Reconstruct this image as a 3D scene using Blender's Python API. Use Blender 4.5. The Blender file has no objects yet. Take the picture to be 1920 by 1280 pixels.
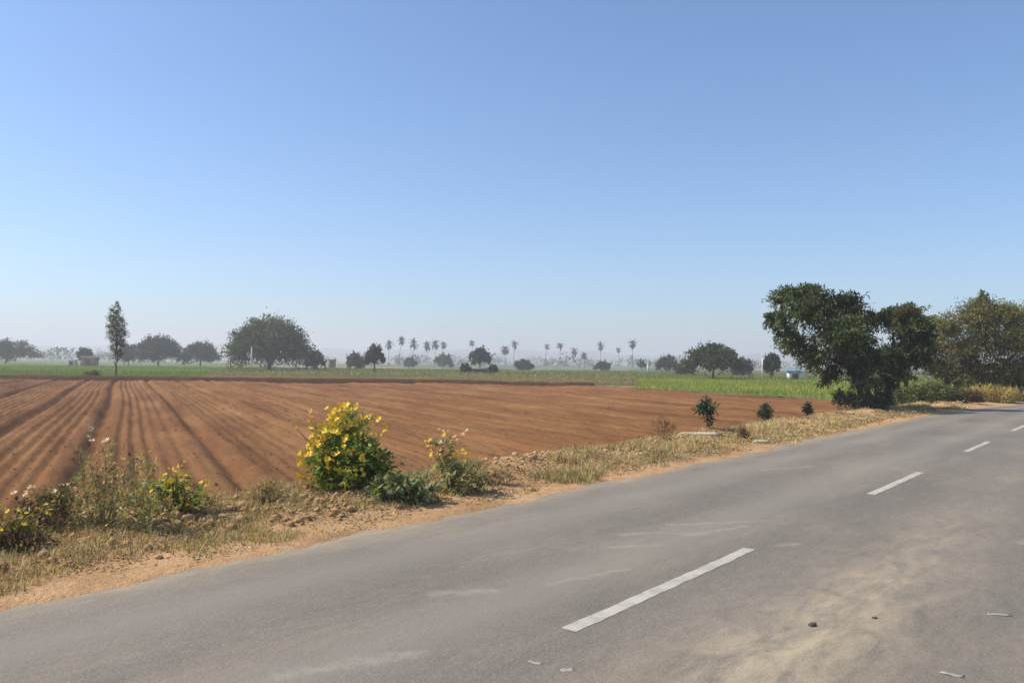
import bpy, math
import numpy as np
from mathutils import Matrix, Vector

# ------------------------------------------------------------------ camera, sky, sun, exposure
scene = bpy.context.scene
COL = scene.collection
cam_data = bpy.data.cameras.new('camera')
cam_data.sensor_width = 36.0
cam_data.lens = 28.0
cam_data.clip_start = 0.05
cam_data.clip_end = 30000.0
cam = bpy.data.objects.new('camera', cam_data)
COL.objects.link(cam)
cam.matrix_world = (Matrix.Translation((0, 0, 1.77))
                    @ Matrix.Rotation(math.radians(90 + 1.5), 4, 'X')
                    @ Matrix.Rotation(math.radians(0.66), 4, 'Z'))
scene.camera = cam

SUN_EL = 45.0          # degrees above the horizon
SUN_AZ = -87.0         # degrees from +Y, negative = to the left of the view
world = bpy.data.worlds.new('World')
scene.world = world
world.use_nodes = True
wn = world.node_tree
wn.nodes.clear()
w_out = wn.nodes.new('ShaderNodeOutputWorld')
w_bg = wn.nodes.new('ShaderNodeBackground')
w_sky = wn.nodes.new('ShaderNodeTexSky')
w_sky.sky_type = 'NISHITA'
w_sky.sun_disc = False
w_sky.sun_elevation = math.radians(SUN_EL)
w_sky.sun_rotation = math.radians(SUN_AZ)
w_sky.altitude = 200
w_sky.air_density = 1.0
w_sky.dust_density = 0.9
w_sky.ozone_density = 1.0
w_bg.inputs['Strength'].default_value = 0.108
w_gain = wn.nodes.new('ShaderNodeMix'); w_gain.data_type = 'RGBA'; w_gain.blend_type = 'MULTIPLY'
w_gain.inputs[0].default_value = 1.0
w_gain.inputs[7].default_value = (0.80, 1.05, 1.34, 1)      # the camera's cool white balance
wn.links.new(w_sky.outputs[0], w_gain.inputs[6])
wn.links.new(w_gain.outputs[2], w_bg.inputs['Color'])
wn.links.new(w_bg.outputs[0], w_out.inputs['Surface'])

sun_data = bpy.data.lights.new('sun', 'SUN')
sun_data.energy = 4.8
sun_data.angle = math.radians(0.6)
sun_data.color = (1.0, 0.90, 0.75)
sun = bpy.data.objects.new('sun', sun_data)
COL.objects.link(sun)
az, el = math.radians(SUN_AZ), math.radians(SUN_EL)
to_sun = Vector((math.sin(az) * math.cos(el), math.cos(az) * math.cos(el), math.sin(el)))
sun.rotation_euler = to_sun.to_track_quat('Z', 'Y').to_euler()
sun.location = (-40, 10, 40)

scene.view_settings.view_transform = 'Standard'
scene.view_settings.look = 'None'
scene.view_settings.exposure = 0.27
scene.view_settings.gamma = 1.0
scene.view_settings.use_curve_mapping = False
scene.render.engine = 'CYCLES'
scene.cycles.max_bounces = 6
scene.cycles.transparent_max_bounces = 8
scene.cycles.volume_bounces = 1
scene.cycles.use_denoising = True

R = np.random.default_rng(11)

# ------------------------------------------------------------------ helpers
def hash2(ix, iy, seed):
    n = (ix * 374761393 + iy * 668265263 + seed * 974634533) & 0x7fffffff
    n = ((n ^ (n >> 13)) * 1274126177) & 0x7fffffff
    n = (n ^ (n >> 16)) & 0x7fffffff
    return (n % 100003) / 100003.0

def vnoise(x, y, seed=0):
    x = np.asarray(x, float); y = np.asarray(y, float)
    ix = np.floor(x).astype(np.int64); iy = np.floor(y).astype(np.int64)
    fx = x - ix; fy = y - iy
    fx = fx * fx * (3 - 2 * fx); fy = fy * fy * (3 - 2 * fy)
    a = hash2(ix, iy, seed); b = hash2(ix + 1, iy, seed)
    c = hash2(ix, iy + 1, seed); d = hash2(ix + 1, iy + 1, seed)
    return (a * (1 - fx) + b * fx) * (1 - fy) + (c * (1 - fx) + d * fx) * fy

def fbm(x, y, octv=4, seed=0):
    v = 0.0; a = 0.5
    for i in range(octv):
        v = v + a * vnoise(x * 2 ** i, y * 2 ** i, seed + i)
        a *= 0.5
    return v / (1 - 0.5 ** octv)          # 0..1

def sstep(a, b, x):
    u = np.clip((x - a) / (b - a), 0, 1)
    return u * u * (3 - 2 * u)

def tag(o, label=None, cat=None, group=None, kind=None):
    if label: o['label'] = label
    if cat: o['category'] = cat
    if group: o['group'] = group
    if kind: o['kind'] = kind
    return o

def link(o, parent=None):
    COL.objects.link(o)
    if parent is not None: o.parent = parent
    return o

def empty(name, loc, rz=0.0, label=None, cat=None, group=None):
    o = bpy.data.objects.new(name, None)
    o.empty_display_size = 0.2
    o.location = loc; o.rotation_euler = (0, 0, rz)
    link(o)
    return tag(o, label, cat, group)

def mesh_data(name, verts, faces, m=None, cols=None, smooth=False, attr=None):
    """verts (n,3), faces (k,3|4) or list of such arrays; cols (n,3) vertex tint"""
    if not isinstance(faces, list): faces = [faces]
    me = bpy.data.meshes.new(name)
    verts = np.ascontiguousarray(verts, np.float32)
    me.vertices.add(len(verts))
    me.vertices.foreach_set('co', verts.ravel())
    loops = np.concatenate([f.ravel() for f in faces]).astype(np.int32)
    tot = np.concatenate([np.full(len(f), f.shape[1], np.int32) for f in faces])
    start = np.concatenate([[0], np.cumsum(tot)[:-1]]).astype(np.int32)
    me.loops.add(len(loops)); me.loops.foreach_set('vertex_index', loops)
    me.polygons.add(len(tot))
    me.polygons.foreach_set('loop_start', start)
    me.polygons.foreach_set('loop_total', tot)
    if smooth: me.polygons.foreach_set('use_smooth', np.ones(len(tot), bool))
    me.update(calc_edges=True)
    if cols is not None:
        a = me.color_attributes.new('tint', 'FLOAT_COLOR', 'POINT')
        c4 = np.ones((len(verts), 4), np.float32); c4[:, :3] = cols
        a.data.foreach_set('color', c4.ravel())
    if attr is not None:
        for k, v in attr.items():
            a = me.attributes.new(k, 'FLOAT_VECTOR', 'POINT')
            a.data.foreach_set('vector', np.ascontiguousarray(v, np.float32).ravel())
    if m is not None: me.materials.append(m)
    me.validate()
    return me

def mesh_obj(name, verts, faces, m=None, parent=None, cols=None, smooth=False, attr=None, loc=None):
    o = bpy.data.objects.new(name, mesh_data(name, verts, faces, m, cols, smooth, attr))
    link(o, parent)
    if loc is not None: o.location = loc
    return o

def grid_faces(nu, nv, keep=None):
    i = np.arange(nu * nv).reshape(nu, nv)
    f = np.stack([i[:-1, :-1], i[1:, :-1], i[1:, 1:], i[:-1, 1:]], -1)
    if keep is not None: return f[keep]
    return f.reshape(-1, 4)

def compact(v, f, *arrs):
    used = np.zeros(len(v), bool); used[f.ravel()] = True
    idx = np.cumsum(used) - 1
    return (v[used], idx[f]) + tuple(a[used] for a in arrs)

def tube(points, radii, n=7):
    """tapered tube through points -> verts, quads"""
    P = np.asarray(points, float); k = len(P)
    T = np.gradient(P, axis=0); T /= np.linalg.norm(T, axis=1)[:, None] + 1e-9
    up = np.where(np.abs(T[:, 2:3]) > .9, np.array([[1., 0, 0]]), np.array([[0, 0, 1.]]))
    A = np.cross(T, up); A /= np.linalg.norm(A, axis=1)[:, None]
    B = np.cross(T, A)
    an = np.linspace(0, 2 * np.pi, n, endpoint=False)
    r = np.asarray(radii, float)[:, None, None]
    V = P[:, None] + r * (np.cos(an)[None, :, None] * A[:, None] + np.sin(an)[None, :, None] * B[:, None])
    i = np.arange(k * n).reshape(k, n)
    F = np.stack([i[:-1], np.roll(i[:-1], -1, 1), np.roll(i[1:], -1, 1), i[1:]], -1).reshape(-1, 4)
    V = np.concatenate([V.reshape(-1, 3), P[:1], P[-1:]])
    c0 = np.stack([np.full(n, k * n), np.roll(i[0], -1), i[0]], -1)
    c1 = np.stack([np.full(n, k * n + 1), i[-1], np.roll(i[-1], -1)], -1)
    return V, F, np.concatenate([c0, c1])

class Acc:
    """collects pieces of one mesh"""
    def __init__(s): s.v = []; s.q = []; s.t = []; s.n = 0
    def tube(s, pts, rad, n=7):
        V, F, C = tube(pts, rad, n)
        s.v.append(V); s.q.append(F + s.n); s.t.append(C + s.n); s.n += len(V)
    def raw(s, V, F):
        V = np.asarray(V, float); F = np.asarray(F)
        s.v.append(V); (s.q if F.shape[1] == 4 else s.t).append(F + s.n); s.n += len(V)
    def box(s, c, d, rz=0.0):
        V = np.array([[x, y, z] for x in (-.5, .5) for y in (-.5, .5) for z in (-.5, .5)]) * np.array(d)
        ca, sa = math.cos(rz), math.sin(rz)
        V = np.stack([V[:, 0] * ca - V[:, 1] * sa, V[:, 0] * sa + V[:, 1] * ca, V[:, 2]], 1) + np.array(c)
        F = np.array([[0, 1, 3, 2], [4, 6, 7, 5], [0, 4, 5, 1], [2, 3, 7, 6], [0, 2, 6, 4], [1, 5, 7, 3]])
        s.raw(V, F)
    def obj(s, name, m, parent=None, smooth=False, cols=None):
        f = []
        if s.q: f.append(np.concatenate(s.q))
        if s.t: f.append(np.concatenate(s.t))
        return mesh_obj(name, np.concatenate(s.v), f, m, parent, smooth=smooth, cols=cols)

def rand_dirs(n, rng=R):
    d = rng.normal(size=(n, 3))
    return d / np.linalg.norm(d, axis=1)[:, None]

def leaf_quads(P, D, N, ln, wd):
    """rhombic leaves at P pointing along D, face normal about N"""
    D = D / (np.linalg.norm(D, axis=1)[:, None] + 1e-9)
    S = np.cross(D, N); S /= np.linalg.norm(S, axis=1)[:, None] + 1e-9
    ln = np.broadcast_to(np.asarray(ln, float), (len(P),))[:, None]
    wd = np.broadcast_to(np.asarray(wd, float), (len(P),))[:, None]
    mid = P + D * ln * .45
    V = np.stack([P, mid + S * wd * .5, P + D * ln, mid - S * wd * .5], 1).reshape(-1, 3)
    F = np.arange(len(V)).reshape(-1, 4)
    return V, F

def tints(n, base, rng=R, vb=.28, vh=.12, per=4):
    c = np.array(base)[None] * (1 + rng.normal(0, vb, (n, 1)).clip(-.6, .9))
    c = c * (1 + rng.normal(0, vh, (n, 3)).clip(-.35, .35))
    return np.repeat(c.clip(.004, .9), per, 0)

# ------------------------------------------------------------------ materials
def new_mat(name):
    m = bpy.data.materials.new(name); m.use_nodes = True
    nt = m.node_tree; nt.nodes.clear()
    out = nt.nodes.new('ShaderNodeOutputMaterial')
    b = nt.nodes.new('ShaderNodeBsdfPrincipled')
    nt.links.new(b.outputs[0], out.inputs['Surface'])
    b.inputs['Specular IOR Level'].default_value = .25
    return m, nt, b, out

class NT:
    def __init__(s, nt): s.nt = nt
    def n(s, t, **k):
        o = s.nt.nodes.new(t)
        for a, v in k.items(): setattr(o, a, v)
        return o
    def l(s, a, b): s.nt.links.new(a, b)
    def noise(s, scale, vec=None, detail=4, rough=.6, dist=0.0):
        o = s.n('ShaderNodeTexNoise')
        o.inputs['Scale'].default_value = scale; o.inputs['Detail'].default_value = detail
        o.inputs['Roughness'].default_value = rough; o.inputs['Distortion'].default_value = dist
        if vec is not None: s.l(vec, o.inputs['Vector'])
        return o.outputs['Fac']
    def ramp(s, fac, stops):
        o = s.n('ShaderNodeValToRGB'); e = o.color_ramp.elements
        while len(e) < len(stops): e.new(.5)
        for i, (p, c) in enumerate(stops):
            e[i].position = p
            e[i].color = (c, c, c, 1) if isinstance(c, (int, float)) else (*c, 1)
        s.l(fac, o.inputs['Fac']); return o.outputs['Color']
    def mix(s, fac, a, b, mode='MIX'):
        o = s.n('ShaderNodeMix', data_type='RGBA', blend_type=mode)
        for sock, v in ((o.inputs[0], fac), (o.inputs[6], a), (o.inputs[7], b)):
            if hasattr(v, 'is_linked'): s.l(v, sock)
            elif isinstance(v, (int, float)): sock.default_value = v
            else: sock.default_value = (*v, 1)
        return o.outputs[2]
    def math(s, op, a, b=None, c=None):
        o = s.n('ShaderNodeMath', operation=op)
        for i, v in enumerate((a, b, c)):
            if v is None: continue
            if hasattr(v, 'is_linked'): s.l(v, o.inputs[i])
            else: o.inputs[i].default_value = v
        return o.outputs[0]
    def mapping(s, vec, scale=(1, 1, 1), rot=(0, 0, 0), loc=(0, 0, 0)):
        o = s.n('ShaderNodeMapping')
        o.inputs['Scale'].default_value = scale; o.inputs['Rotation'].default_value = rot
        o.inputs['Location'].default_value = loc
        s.l(vec, o.inputs['Vector']); return o.outputs[0]
    def pos(s): return s.n('ShaderNodeNewGeometry').outputs['Position']
    def obj(s): return s.n('ShaderNodeTexCoord').outputs['Object']
    def bump(s, h, strength, dist, bsdf):
        o = s.n('ShaderNodeBump'); o.inputs['Strength'].default_value = strength
        o.inputs['Distance'].default_value = dist
        s.l(h, o.inputs['Height']); s.l(o.outputs[0], bsdf.inputs['Normal'])

def leaf_mat(name, rough=.6, transl=.38, spec=.12):
    """foliage coloured by each leaf's own tint"""
    m, nt, b, out = new_mat(name); N = NT(nt)
    at = N.n('ShaderNodeAttribute', attribute_name='tint')
    N.l(at.outputs['Color'], b.inputs['Base Color'])
    b.inputs['Roughness'].default_value = rough
    b.inputs['Specular IOR Level'].default_value = spec
    tr = N.n('ShaderNodeBsdfTranslucent')
    tc = N.mix(1.0, at.outputs['Color'], (1.15, 1.2, .55), 'MULTIPLY')
    N.l(tc, tr.inputs['Color'])
    mx = N.n('ShaderNodeMixShader'); mx.inputs[0].default_value = transl
    N.l(b.outputs[0], mx.inputs[1]); N.l(tr.outputs[0], mx.inputs[2])
    N.l(mx.outputs[0], out.inputs['Surface'])
    return m

def noise_mat(name, c0, c1, scale, rough=.85, bump=.4, bdist=.02, coords='obj', detail=5, c2=None):
    m, nt, b, out = new_mat(name); N = NT(nt)
    v = N.obj() if coords == 'obj' else N.pos()
    f = N.noise(scale, v, detail, .62)
    stops = [(.3, c0), (.7, c1)] if c2 is None else [(.28, c0), (.5, c1), (.72, c2)]
    N.l(N.ramp(f, stops), b.inputs['Base Color'])
    b.inputs['Roughness'].default_value = rough
    if bump: N.bump(N.noise(scale * 3, v, 6, .65), bump, bdist, b)
    return m

M = {}
M['leaf'] = leaf_mat('foliage')
M['leaf_dull'] = leaf_mat('dull_foliage', .7, .28, .1)
M['grass'] = leaf_mat('grass_blades', .7, .25, .15)
M['bark'] = noise_mat('bark', (.05, .035, .025), (.13, .10, .075), 6, .9, .8, .03)
M['bark_pale'] = noise_mat('pale_bark', (.16, .13, .10), (.30, .26, .20), 5, .9, .6, .02)
M['stem'] = noise_mat('green_stem', (.07, .08, .03), (.14, .12, .05), 9, .7, .2, .005)
M['straw_stem'] = noise_mat('straw_stem', (.26, .19, .10), (.40, .30, .16), 9, .8, .2, .005)
M['petal'] = noise_mat('yellow_petal', (.80, .52, .03), (.88, .68, .09), 14, .5, 0)
M['petal_pale'] = noise_mat('pale_petal', (.74, .50, .24), (.80, .62, .36), 14, .6, 0)
M['whitewash'] = noise_mat('whitewash', (.62, .60, .56), (.80, .78, .74), 1.5, .85, .2, .01)
M['mud_wall'] = noise_mat('mud_wall', (.20, .12, .08), (.33, .22, .15), 1.2, .9, .5, .02)
M['thatch'] = noise_mat('thatch', (.08, .06, .045), (.16, .12, .085), 4, .95, .8, .05)
M['door_wood'] = noise_mat('door_wood', (.05, .035, .03), (.12, .08, .06), 5, .7, .3, .01)
M['concrete'] = noise_mat('pale_concrete', (.50, .46, .40), (.70, .66, .58), 3, .85, .3, .01)
M['slab'] = noise_mat('pale_stone', (.44, .36, .24), (.64, .54, .39), 7, .85, .5, .01)
M['stone'] = noise_mat('dark_stone', (.05, .045, .04), (.14, .12, .11), 30, .85, .6, .01)
M['scrap'] = noise_mat('white_scrap', (.28, .255, .22), (.40, .37, .32), 20, .6, .2, .004)
M['blue'] = noise_mat('blue_sheet', (.14, .24, .38), (.24, .36, .50), 2, .6, .2, .01)

# asphalt with dust, coloured by road coordinates (x = distance left of camera line, y = along)
SCUFFS = [(4.25, 7.15, 4.10, 7.45, .06), (4.10, 7.45, 3.75, 7.68, .04), (3.72, 7.55, 3.45, 8.45, .045), (4.1, 7.95, 3.4, 8.9, .04), (4.05, 6.6, 3.75, 7.0, .04),
          (4.25, 4.4, 3.95, 4.75, .06), (3.8, 2.7, 3.45, 3.45, .06), (2.84, 7.75, 2.72, 7.95, .05), (3.75, 5.2, 3.5, 6.0, .03), (5.1, 13.2, 4.6, 14.3, .06), (1.0, 9.5, .8, 10.6, .07)]
def asphalt():
    m, nt, b, out = new_mat('asphalt'); N = NT(nt)
    at = N.n('ShaderNodeAttribute', attribute_name='road').outputs['Vector']
    sep = N.n('ShaderNodeSeparateXYZ'); N.l(at, sep.inputs[0])
    t, s = sep.outputs[0], sep.outputs[1]
    big = N.noise(.55, N.mapping(at, (1.6, .5, 1)), 5, .6)
    fine = N.noise(70, at, 3, .7)
    mid = N.noise(6, N.mapping(at, (2.2, .7, 1)), 6, .65)
    base = N.ramp(big, [(.3, (.165, .144, .115)), (.7, (.210, .184, .149))])
    base = N.mix(.3, base, N.ramp(mid, [(.3, (.62, .62, .63)), (.72, (1.25, 1.24, 1.22))]), 'MULTIPLY')
    base = N.mix(.6, base, N.ramp(fine, [(.25, .45), (.75, 1.5)]), 'MULTIPLY')
    # aggregate chips
    vor = N.n('ShaderNodeTexVoronoi'); vor.inputs['Scale'].default_value = 55; N.l(at, vor.inputs['Vector'])
    base = N.mix(.22, base, N.ramp(vor.outputs['Color'], [(.1, (.45, .44, .43)), (.9, (1.6, 1.56, 1.5))]), 'MULTIPLY')
    # wheel tracks, slightly paler and smoother
    def gauss(c, w):
        d = N.math('DIVIDE', N.math('SUBTRACT', t, c), w)
        return N.math('POWER', 2.718, N.math('MULTIPLY', N.math('MULTIPLY', d, d), -1.0))
    tracks = N.math('ADD', gauss(5.35, .38), gauss(3.75, .38))
    base = N.mix(N.math('MULTIPLY', tracks, .55), base, (.265, .233, .187))
    # wind-blown sand: a drift in the near lane and a film along the edge
    nz = N.noise(1.5, N.mapping(at, (2.2, .9, 1)), 7, .7, .6)
    rng = N.math('MULTIPLY', N.math('SMOOTH_MIN', N.math('MULTIPLY_ADD', s, .8, -2.2), 1.0, .5),
                 N.math('SMOOTH_MAX', N.math('MULTIPLY_ADD', s, -.14, 1.75), .16, .3))
    rng = N.math('MAXIMUM', rng, .12)
    drift = N.math('MULTIPLY', gauss(1.72, .50), rng)
    drift = N.math('MULTIPLY', drift, N.ramp(nz, [(.34, 0.0), (.66, 1.0)]))
    drift = N.math('MULTIPLY', drift, N.ramp(fine, [(.2, .55), (.7, 1.0)]))
    edge = N.math('MULTIPLY', gauss(6.35, .42), N.ramp(nz, [(.3, .15), (.7, 1.0)]))
    film = N.math('MULTIPLY', N.ramp(N.noise(.9, N.mapping(at, (1, .25, 1), loc=(4, 7, 0)), 6, .7), [(.48, 0.0), (.8, 1.0)]), .35)
    sand = N.math('MINIMUM', N.math('ADD', N.math('MULTIPLY_ADD', drift, 1.3, film), N.math('MULTIPLY', edge, .7)), .9)
    sandc = N.ramp(mid, [(.3, (.37, .295, .195)), (.7, (.46, .37, .25))])
    base = N.mix(sand, base, sandc)
    # pale scuffs and dried mud streaks, each with its own shape
    wob = N.math('MULTIPLY_ADD', N.noise(5, at, 5, .7), .22, -.11)
    tw, sw = N.math('ADD', t, wob), N.math('ADD', s, wob)
    tot = None
    for (t0, s0, t1, s1, w) in SCUFFS:
        dt, ds = t1 - t0, s1 - s0; L2 = dt * dt + ds * ds
        u = N.math('DIVIDE', N.math('ADD', N.math('MULTIPLY', N.math('SUBTRACT', tw, t0), dt), N.math('MULTIPLY', N.math('SUBTRACT', sw, s0), ds)), L2)
        u = N.math('MINIMUM', N.math('MAXIMUM', u, 0.0), 1.0)
        ex = N.math('SUBTRACT', tw, N.math('MULTIPLY_ADD', u, dt, t0)); ey = N.math('SUBTRACT', sw, N.math('MULTIPLY_ADD', u, ds, s0))
        d2 = N.math('ADD', N.math('MULTIPLY', ex, ex), N.math('MULTIPLY', ey, ey))
        g = N.math('POWER', 2.718, N.math('DIVIDE', d2, -w * w))
        tot = g if tot is None else N.math('MAXIMUM', tot, g)
    tot = N.math('MULTIPLY', tot, N.ramp(N.noise(9, at, 6, .75), [(.3, .1), (.62, .75)]))
    base = N.mix(N.math('MULTIPLY', tot, .6), base, (.40, .345, .28))
    N.l(base, b.inputs['Base Color'])
    b.inputs['Roughness'].default_value = .8
    b.inputs['Specular IOR Level'].default_value = .3
    N.bump(N.math('ADD', fine, N.math('MULTIPLY', vor.outputs['Distance'], .8)), .35, .006, b)
    return m
M['asphalt'] = asphalt()

def road_paint():
    m, nt, b, out = new_mat('worn_road_paint'); N = NT(nt)
    v = N.pos()
    f = N.noise(3.2, v, 8, .78); g = N.noise(75, v, 2, .7)
    c = N.mix(N.ramp(f, [(.34, 0.0), (.54, 1.0)]), (.33, .30, .255), (.50, .465, .39))
    c = N.mix(.35, c, N.ramp(g, [(.3, .5), (.6, 1.1)]), 'MULTIPLY')
    N.l(c, b.inputs['Base Color']); b.inputs['Roughness'].default_value = .7
    return m
M['paint'] = road_paint()
M['smear'] = noise_mat('pale_smear', (.24, .218, .19), (.34, .305, .26), 14, .8, 0, coords='pos')

def soil(name, cols, scale, bump=.7, bdist=.03, stretch=None, streak=None):
    m, nt, b, out = new_mat(name); N = NT(nt)
    p = N.pos()
    v = p if stretch is None else N.mapping(N.mapping(p, rot=stretch[1]), scale=stretch[0])
    f = N.noise(scale, v, 7, .65); g = N.noise(scale * 9, p, 5, .7); h = N.noise(.12, p, 4, .6)
    k = len(cols)
    c = N.ramp(f, [(.25 + .5 * i / (k - 1), cc) for i, cc in enumerate(cols)])
    c = N.mix(.5, c, N.ramp(g, [(.28, (.6, .6, .6)), (.72, (1.35, 1.33, 1.3))]), 'MULTIPLY')
    c = N.mix(.5, c, N.ramp(h, [(.3, (.75, .72, .70)), (.7, (1.2, 1.2, 1.18))]), 'MULTIPLY')
    if streak:                                       # soil colour darkened and slightly paled in bands along the furrows
        w = N.noise(streak, N.mapping(N.mapping(p, rot=stretch[1]), scale=(1.0, .07, 1)), 5, .62)
        c = N.mix(1.0, c, N.ramp(w, [(.34, (.72, .69, .66)), (.48, (1, 1, 1)), (.68, (1.08, 1.08, 1.07))]), 'MULTIPLY')
    N.l(c, b.inputs['Base Color']); b.inputs['Roughness'].default_value = .95
    b.inputs['Specular IOR Level'].default_value = .1
    N.bump(N.math('ADD', g, N.noise(scale * 30, p, 3, .7)), bump, bdist, b)
    return m
FANG = math.radians(25.9)
M['plough'] = soil('ploughed_soil', [(.138, .061, .024), (.215, .103, .041), (.295, .156, .064)], .8, .8, .04,
                   stretch=((1.0, .16, 1), (0, 0, -FANG)), streak=.55)
M['verge'] = soil('verge_soil', [(.29, .175, .085), (.48, .295, .150), (.60, .395, .215)], .9, .8, .03)
M['bund'] = soil('bund_soil', [(.065, .032, .015), (.095, .048, .022), (.14, .08, .036)], .8)
M['greenland'] = soil('green_crop_ground', [(.10, .14, .035), (.14, .18, .05), (.19, .21, .07)], .25)
M['fallow'] = soil('fallow_ground', [(.17, .135, .06), (.22, .175, .085), (.28, .21, .11)], .12)

def far_ground():
    m, nt, b, out = new_mat('far_fields'); N = NT(nt)
    p = N.pos()
    vor = N.n('ShaderNodeTexVoronoi'); vor.inputs['Scale'].default_value = 1.0
    N.l(N.mapping(p, (.011, .006, .01), (0, 0, .3)), vor.inputs['Vector'])
    sep = N.n('ShaderNodeSeparateColor'); N.l(vor.outputs['Color'], sep.inputs[0])
    c = N.ramp(sep.outputs[0], [(0.0, (.07, .10, .03)), (.4, (.10, .125, .045)), (.55, (.24, .20, .11)), (.75, (.30, .25, .15)), (.9, (.11, .13, .05))])
    c = N.mix(.4, c, N.ramp(N.noise(.05, p, 6, .7), [(.3, .65), (.7, 1.3)]), 'MULTIPLY')
    N.l(c, b.inputs['Base Color']); b.inputs['Roughness'].default_value = .95
    return m
M['far'] = far_ground()
M['hill'] = noise_mat('hill_scrub', (.07, .075, .05), (.16, .14, .10), .01, .95, .5, 5, coords='pos')

# ------------------------------------------------------------------ terrain heights
CT, ST = .781, .6245           # road heading: 38.6 degrees right of the view axis
def road_st(x, y):
    t = -CT * x + ST * y; s = ST * x + CT * y
    return t - bend(s), s
def bend(s):
    s = np.asarray(s, float)
    u = np.clip(s - 30, 0, 45)
    return -.0048 * u ** 2 - .0048 * 2 * 45 * np.clip(s - 75, 0, None)
def road_xy(tt, s):
    t = tt + bend(s)
    return -CT * t + ST * s, ST * t + CT * s

EDGE = 6.22
def verge_z(tt, s):
    n1 = fbm(tt * 1.1 + 3, s * 1.1, 4, 5); n2 = fbm(tt * 4, s * 4, 4, 9); n0 = fbm(s * .45, tt * .2 + 7, 3, 21)
    feather = sstep(-.16, .22, tt - EDGE + (n1 - .5) * .5 + (n2 - .5) * .16)
    z = -.03 + .05 * feather + .02 * sstep(6.4, 7.2, tt)
    hump = np.exp(-((tt - 8.2 - (n0 - .5) * .9) / .62) ** 2)
    z = z + hump * ((.0 + .12 * (n0 - .30)) * (1 - sstep(8, 11, s)) + (.06 + .26 * (n0 - .30)) * sstep(8, 11, s)) * (1 - .3 * sstep(17, 24, s))
    z = z + sstep(6.7, 7.5, tt) * ((n1 - .5) * .22 + (n2 - .5) * .11)
    z = z - sstep(8.6, 9.9, tt) * .50 - sstep(10.3, 11.2, tt) * .4
    return z

PQ = (math.sin(FANG), math.cos(FANG))
def pq(x, y): return -PQ[0] * x + PQ[1] * y, PQ[1] * x + PQ[0] * y
def xy_from_pq(p, q): return -PQ[0] * p + PQ[1] * q, PQ[1] * p + PQ[0] * q

QB = 40.4
FAR_Y = 77.8
def plough_z(x, y):
    p, q = pq(x, y)
    qq = q + (fbm(p * .08, q * .05, 2, 31) - .5) * .25
    ph = (qq + .7) / 2.65
    ph = ph + (vnoise(np.round(ph) * 1.7, 0 * ph, 3) - .5) * .16
    d = (ph - np.round(ph)) * 2.65
    amp = (.75 + .5 * vnoise(np.round(ph) * 2.3, p * .03, 8)) * (1 + 1.1 * np.exp(-((q - 10.5) / 3.2) ** 2) * sstep(30, 20, p))
    main = -.15 * amp * np.exp(-(d / .20) ** 2) + .07 * amp * np.exp(-((d + .40) / .22) ** 2) + .05 * np.exp(-((d - .42) / .25) ** 2)
    bed = sstep(.35, .6, np.abs(d))
    fstr = .35 + .65 * vnoise(np.floor(ph + .5) * 3.1, p * .04, 12)
    fstr = fstr * (1 - .35 * sstep(3, 9, q))
    fine = .048 * np.sin(qq * 2 * np.pi / .33) * bed * fstr
    cl = (fbm(x * 1.6, y * 1.6, 4, 41) - .5) * .13 + (fbm(x * 5, y * 5, 3, 44) - .5) * .085
    und = (fbm(p * .035, q * .22, 3, 47) - .5) * .30
    return -.42 + main + fine + cl + und

def ground_z(x, y):
    """height of whatever surface is uppermost at a place"""
    tt, s = road_st(x, y)
    p, q = pq(x, y)
    z = np.full(np.shape(x), -.6)
    infar = (y > FAR_Y) & ((y < 212) | ((y < 299) & (x < -36 - (y - 78) * .25)))
    z = np.where(infar, -.34, z)
    z = np.where((q > QB) & (y < 114) & (tt > 9.5), -.34, z)
    z = np.where((q <= QB) & (y <= FAR_Y) & (tt > 9.5), plough_z(x, y), z)
    z = np.where((tt > EDGE) & (tt <= 10.9), np.maximum(verge_z(tt, s), np.where(tt > 9.5, z, -9)), z)
    z = np.where((tt <= EDGE) & (tt > -.5), 0.0, z)
    return z
def gz(x, y): return float(ground_z(np.array([x], float), np.array([y], float))[0])

# ------------------------------------------------------------------ the setting
k = np.sinh(np.linspace(-7.2, 7.2, 91)); k = k / k.max() * 6500
gx, gy = np.meshgrid(k, k, indexing='ij')
gzz = np.full(gx.shape, -.62) - .5 * (1 - sstep(85, 150, np.hypot(gx, gy))) + np.where(np.hypot(gx, gy) > 150, (fbm(gx * .01, gy * .01, 2, 3) - .5) * .3, 0)
ground = mesh_obj('ground', np.stack([gx, gy, gzz], -1).reshape(-1, 3), grid_faces(91, 91), M['far'])
tag(ground, kind='structure')

# road
ss = np.concatenate([np.arange(-70, -6, 2.0), np.arange(-6, 40, .25), np.arange(40, 260, 1.5)])
ts = np.concatenate([[-.62], np.linspace(-.5, 6.6, 36)])
S, T = np.meshgrid(ss, ts, indexing='ij')
zr = .012 * (1 - ((T - 2.98) / 3.5) ** 2) + (fbm(T * .8, S * .8, 3, 55) - .5) * .012
zr = np.where(T < -.55, -.45, zr)
X, Y = road_xy(T, S)
road = mesh_obj('road', np.stack([X, Y, zr], -1).reshape(-1, 3), grid_faces(len(ss), len(ts))[:, ::-1], M['asphalt'],
                smooth=True, attr={'road': np.stack([T, S, 0 * S], -1).reshape(-1, 3)})
tag(road, kind='structure')
def road_height(tt, s): return .012 * (1 - ((tt - 2.98) / 3.5) ** 2) + (fbm(tt * .8, s * .8, 3, 55) - .5) * .012

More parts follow.
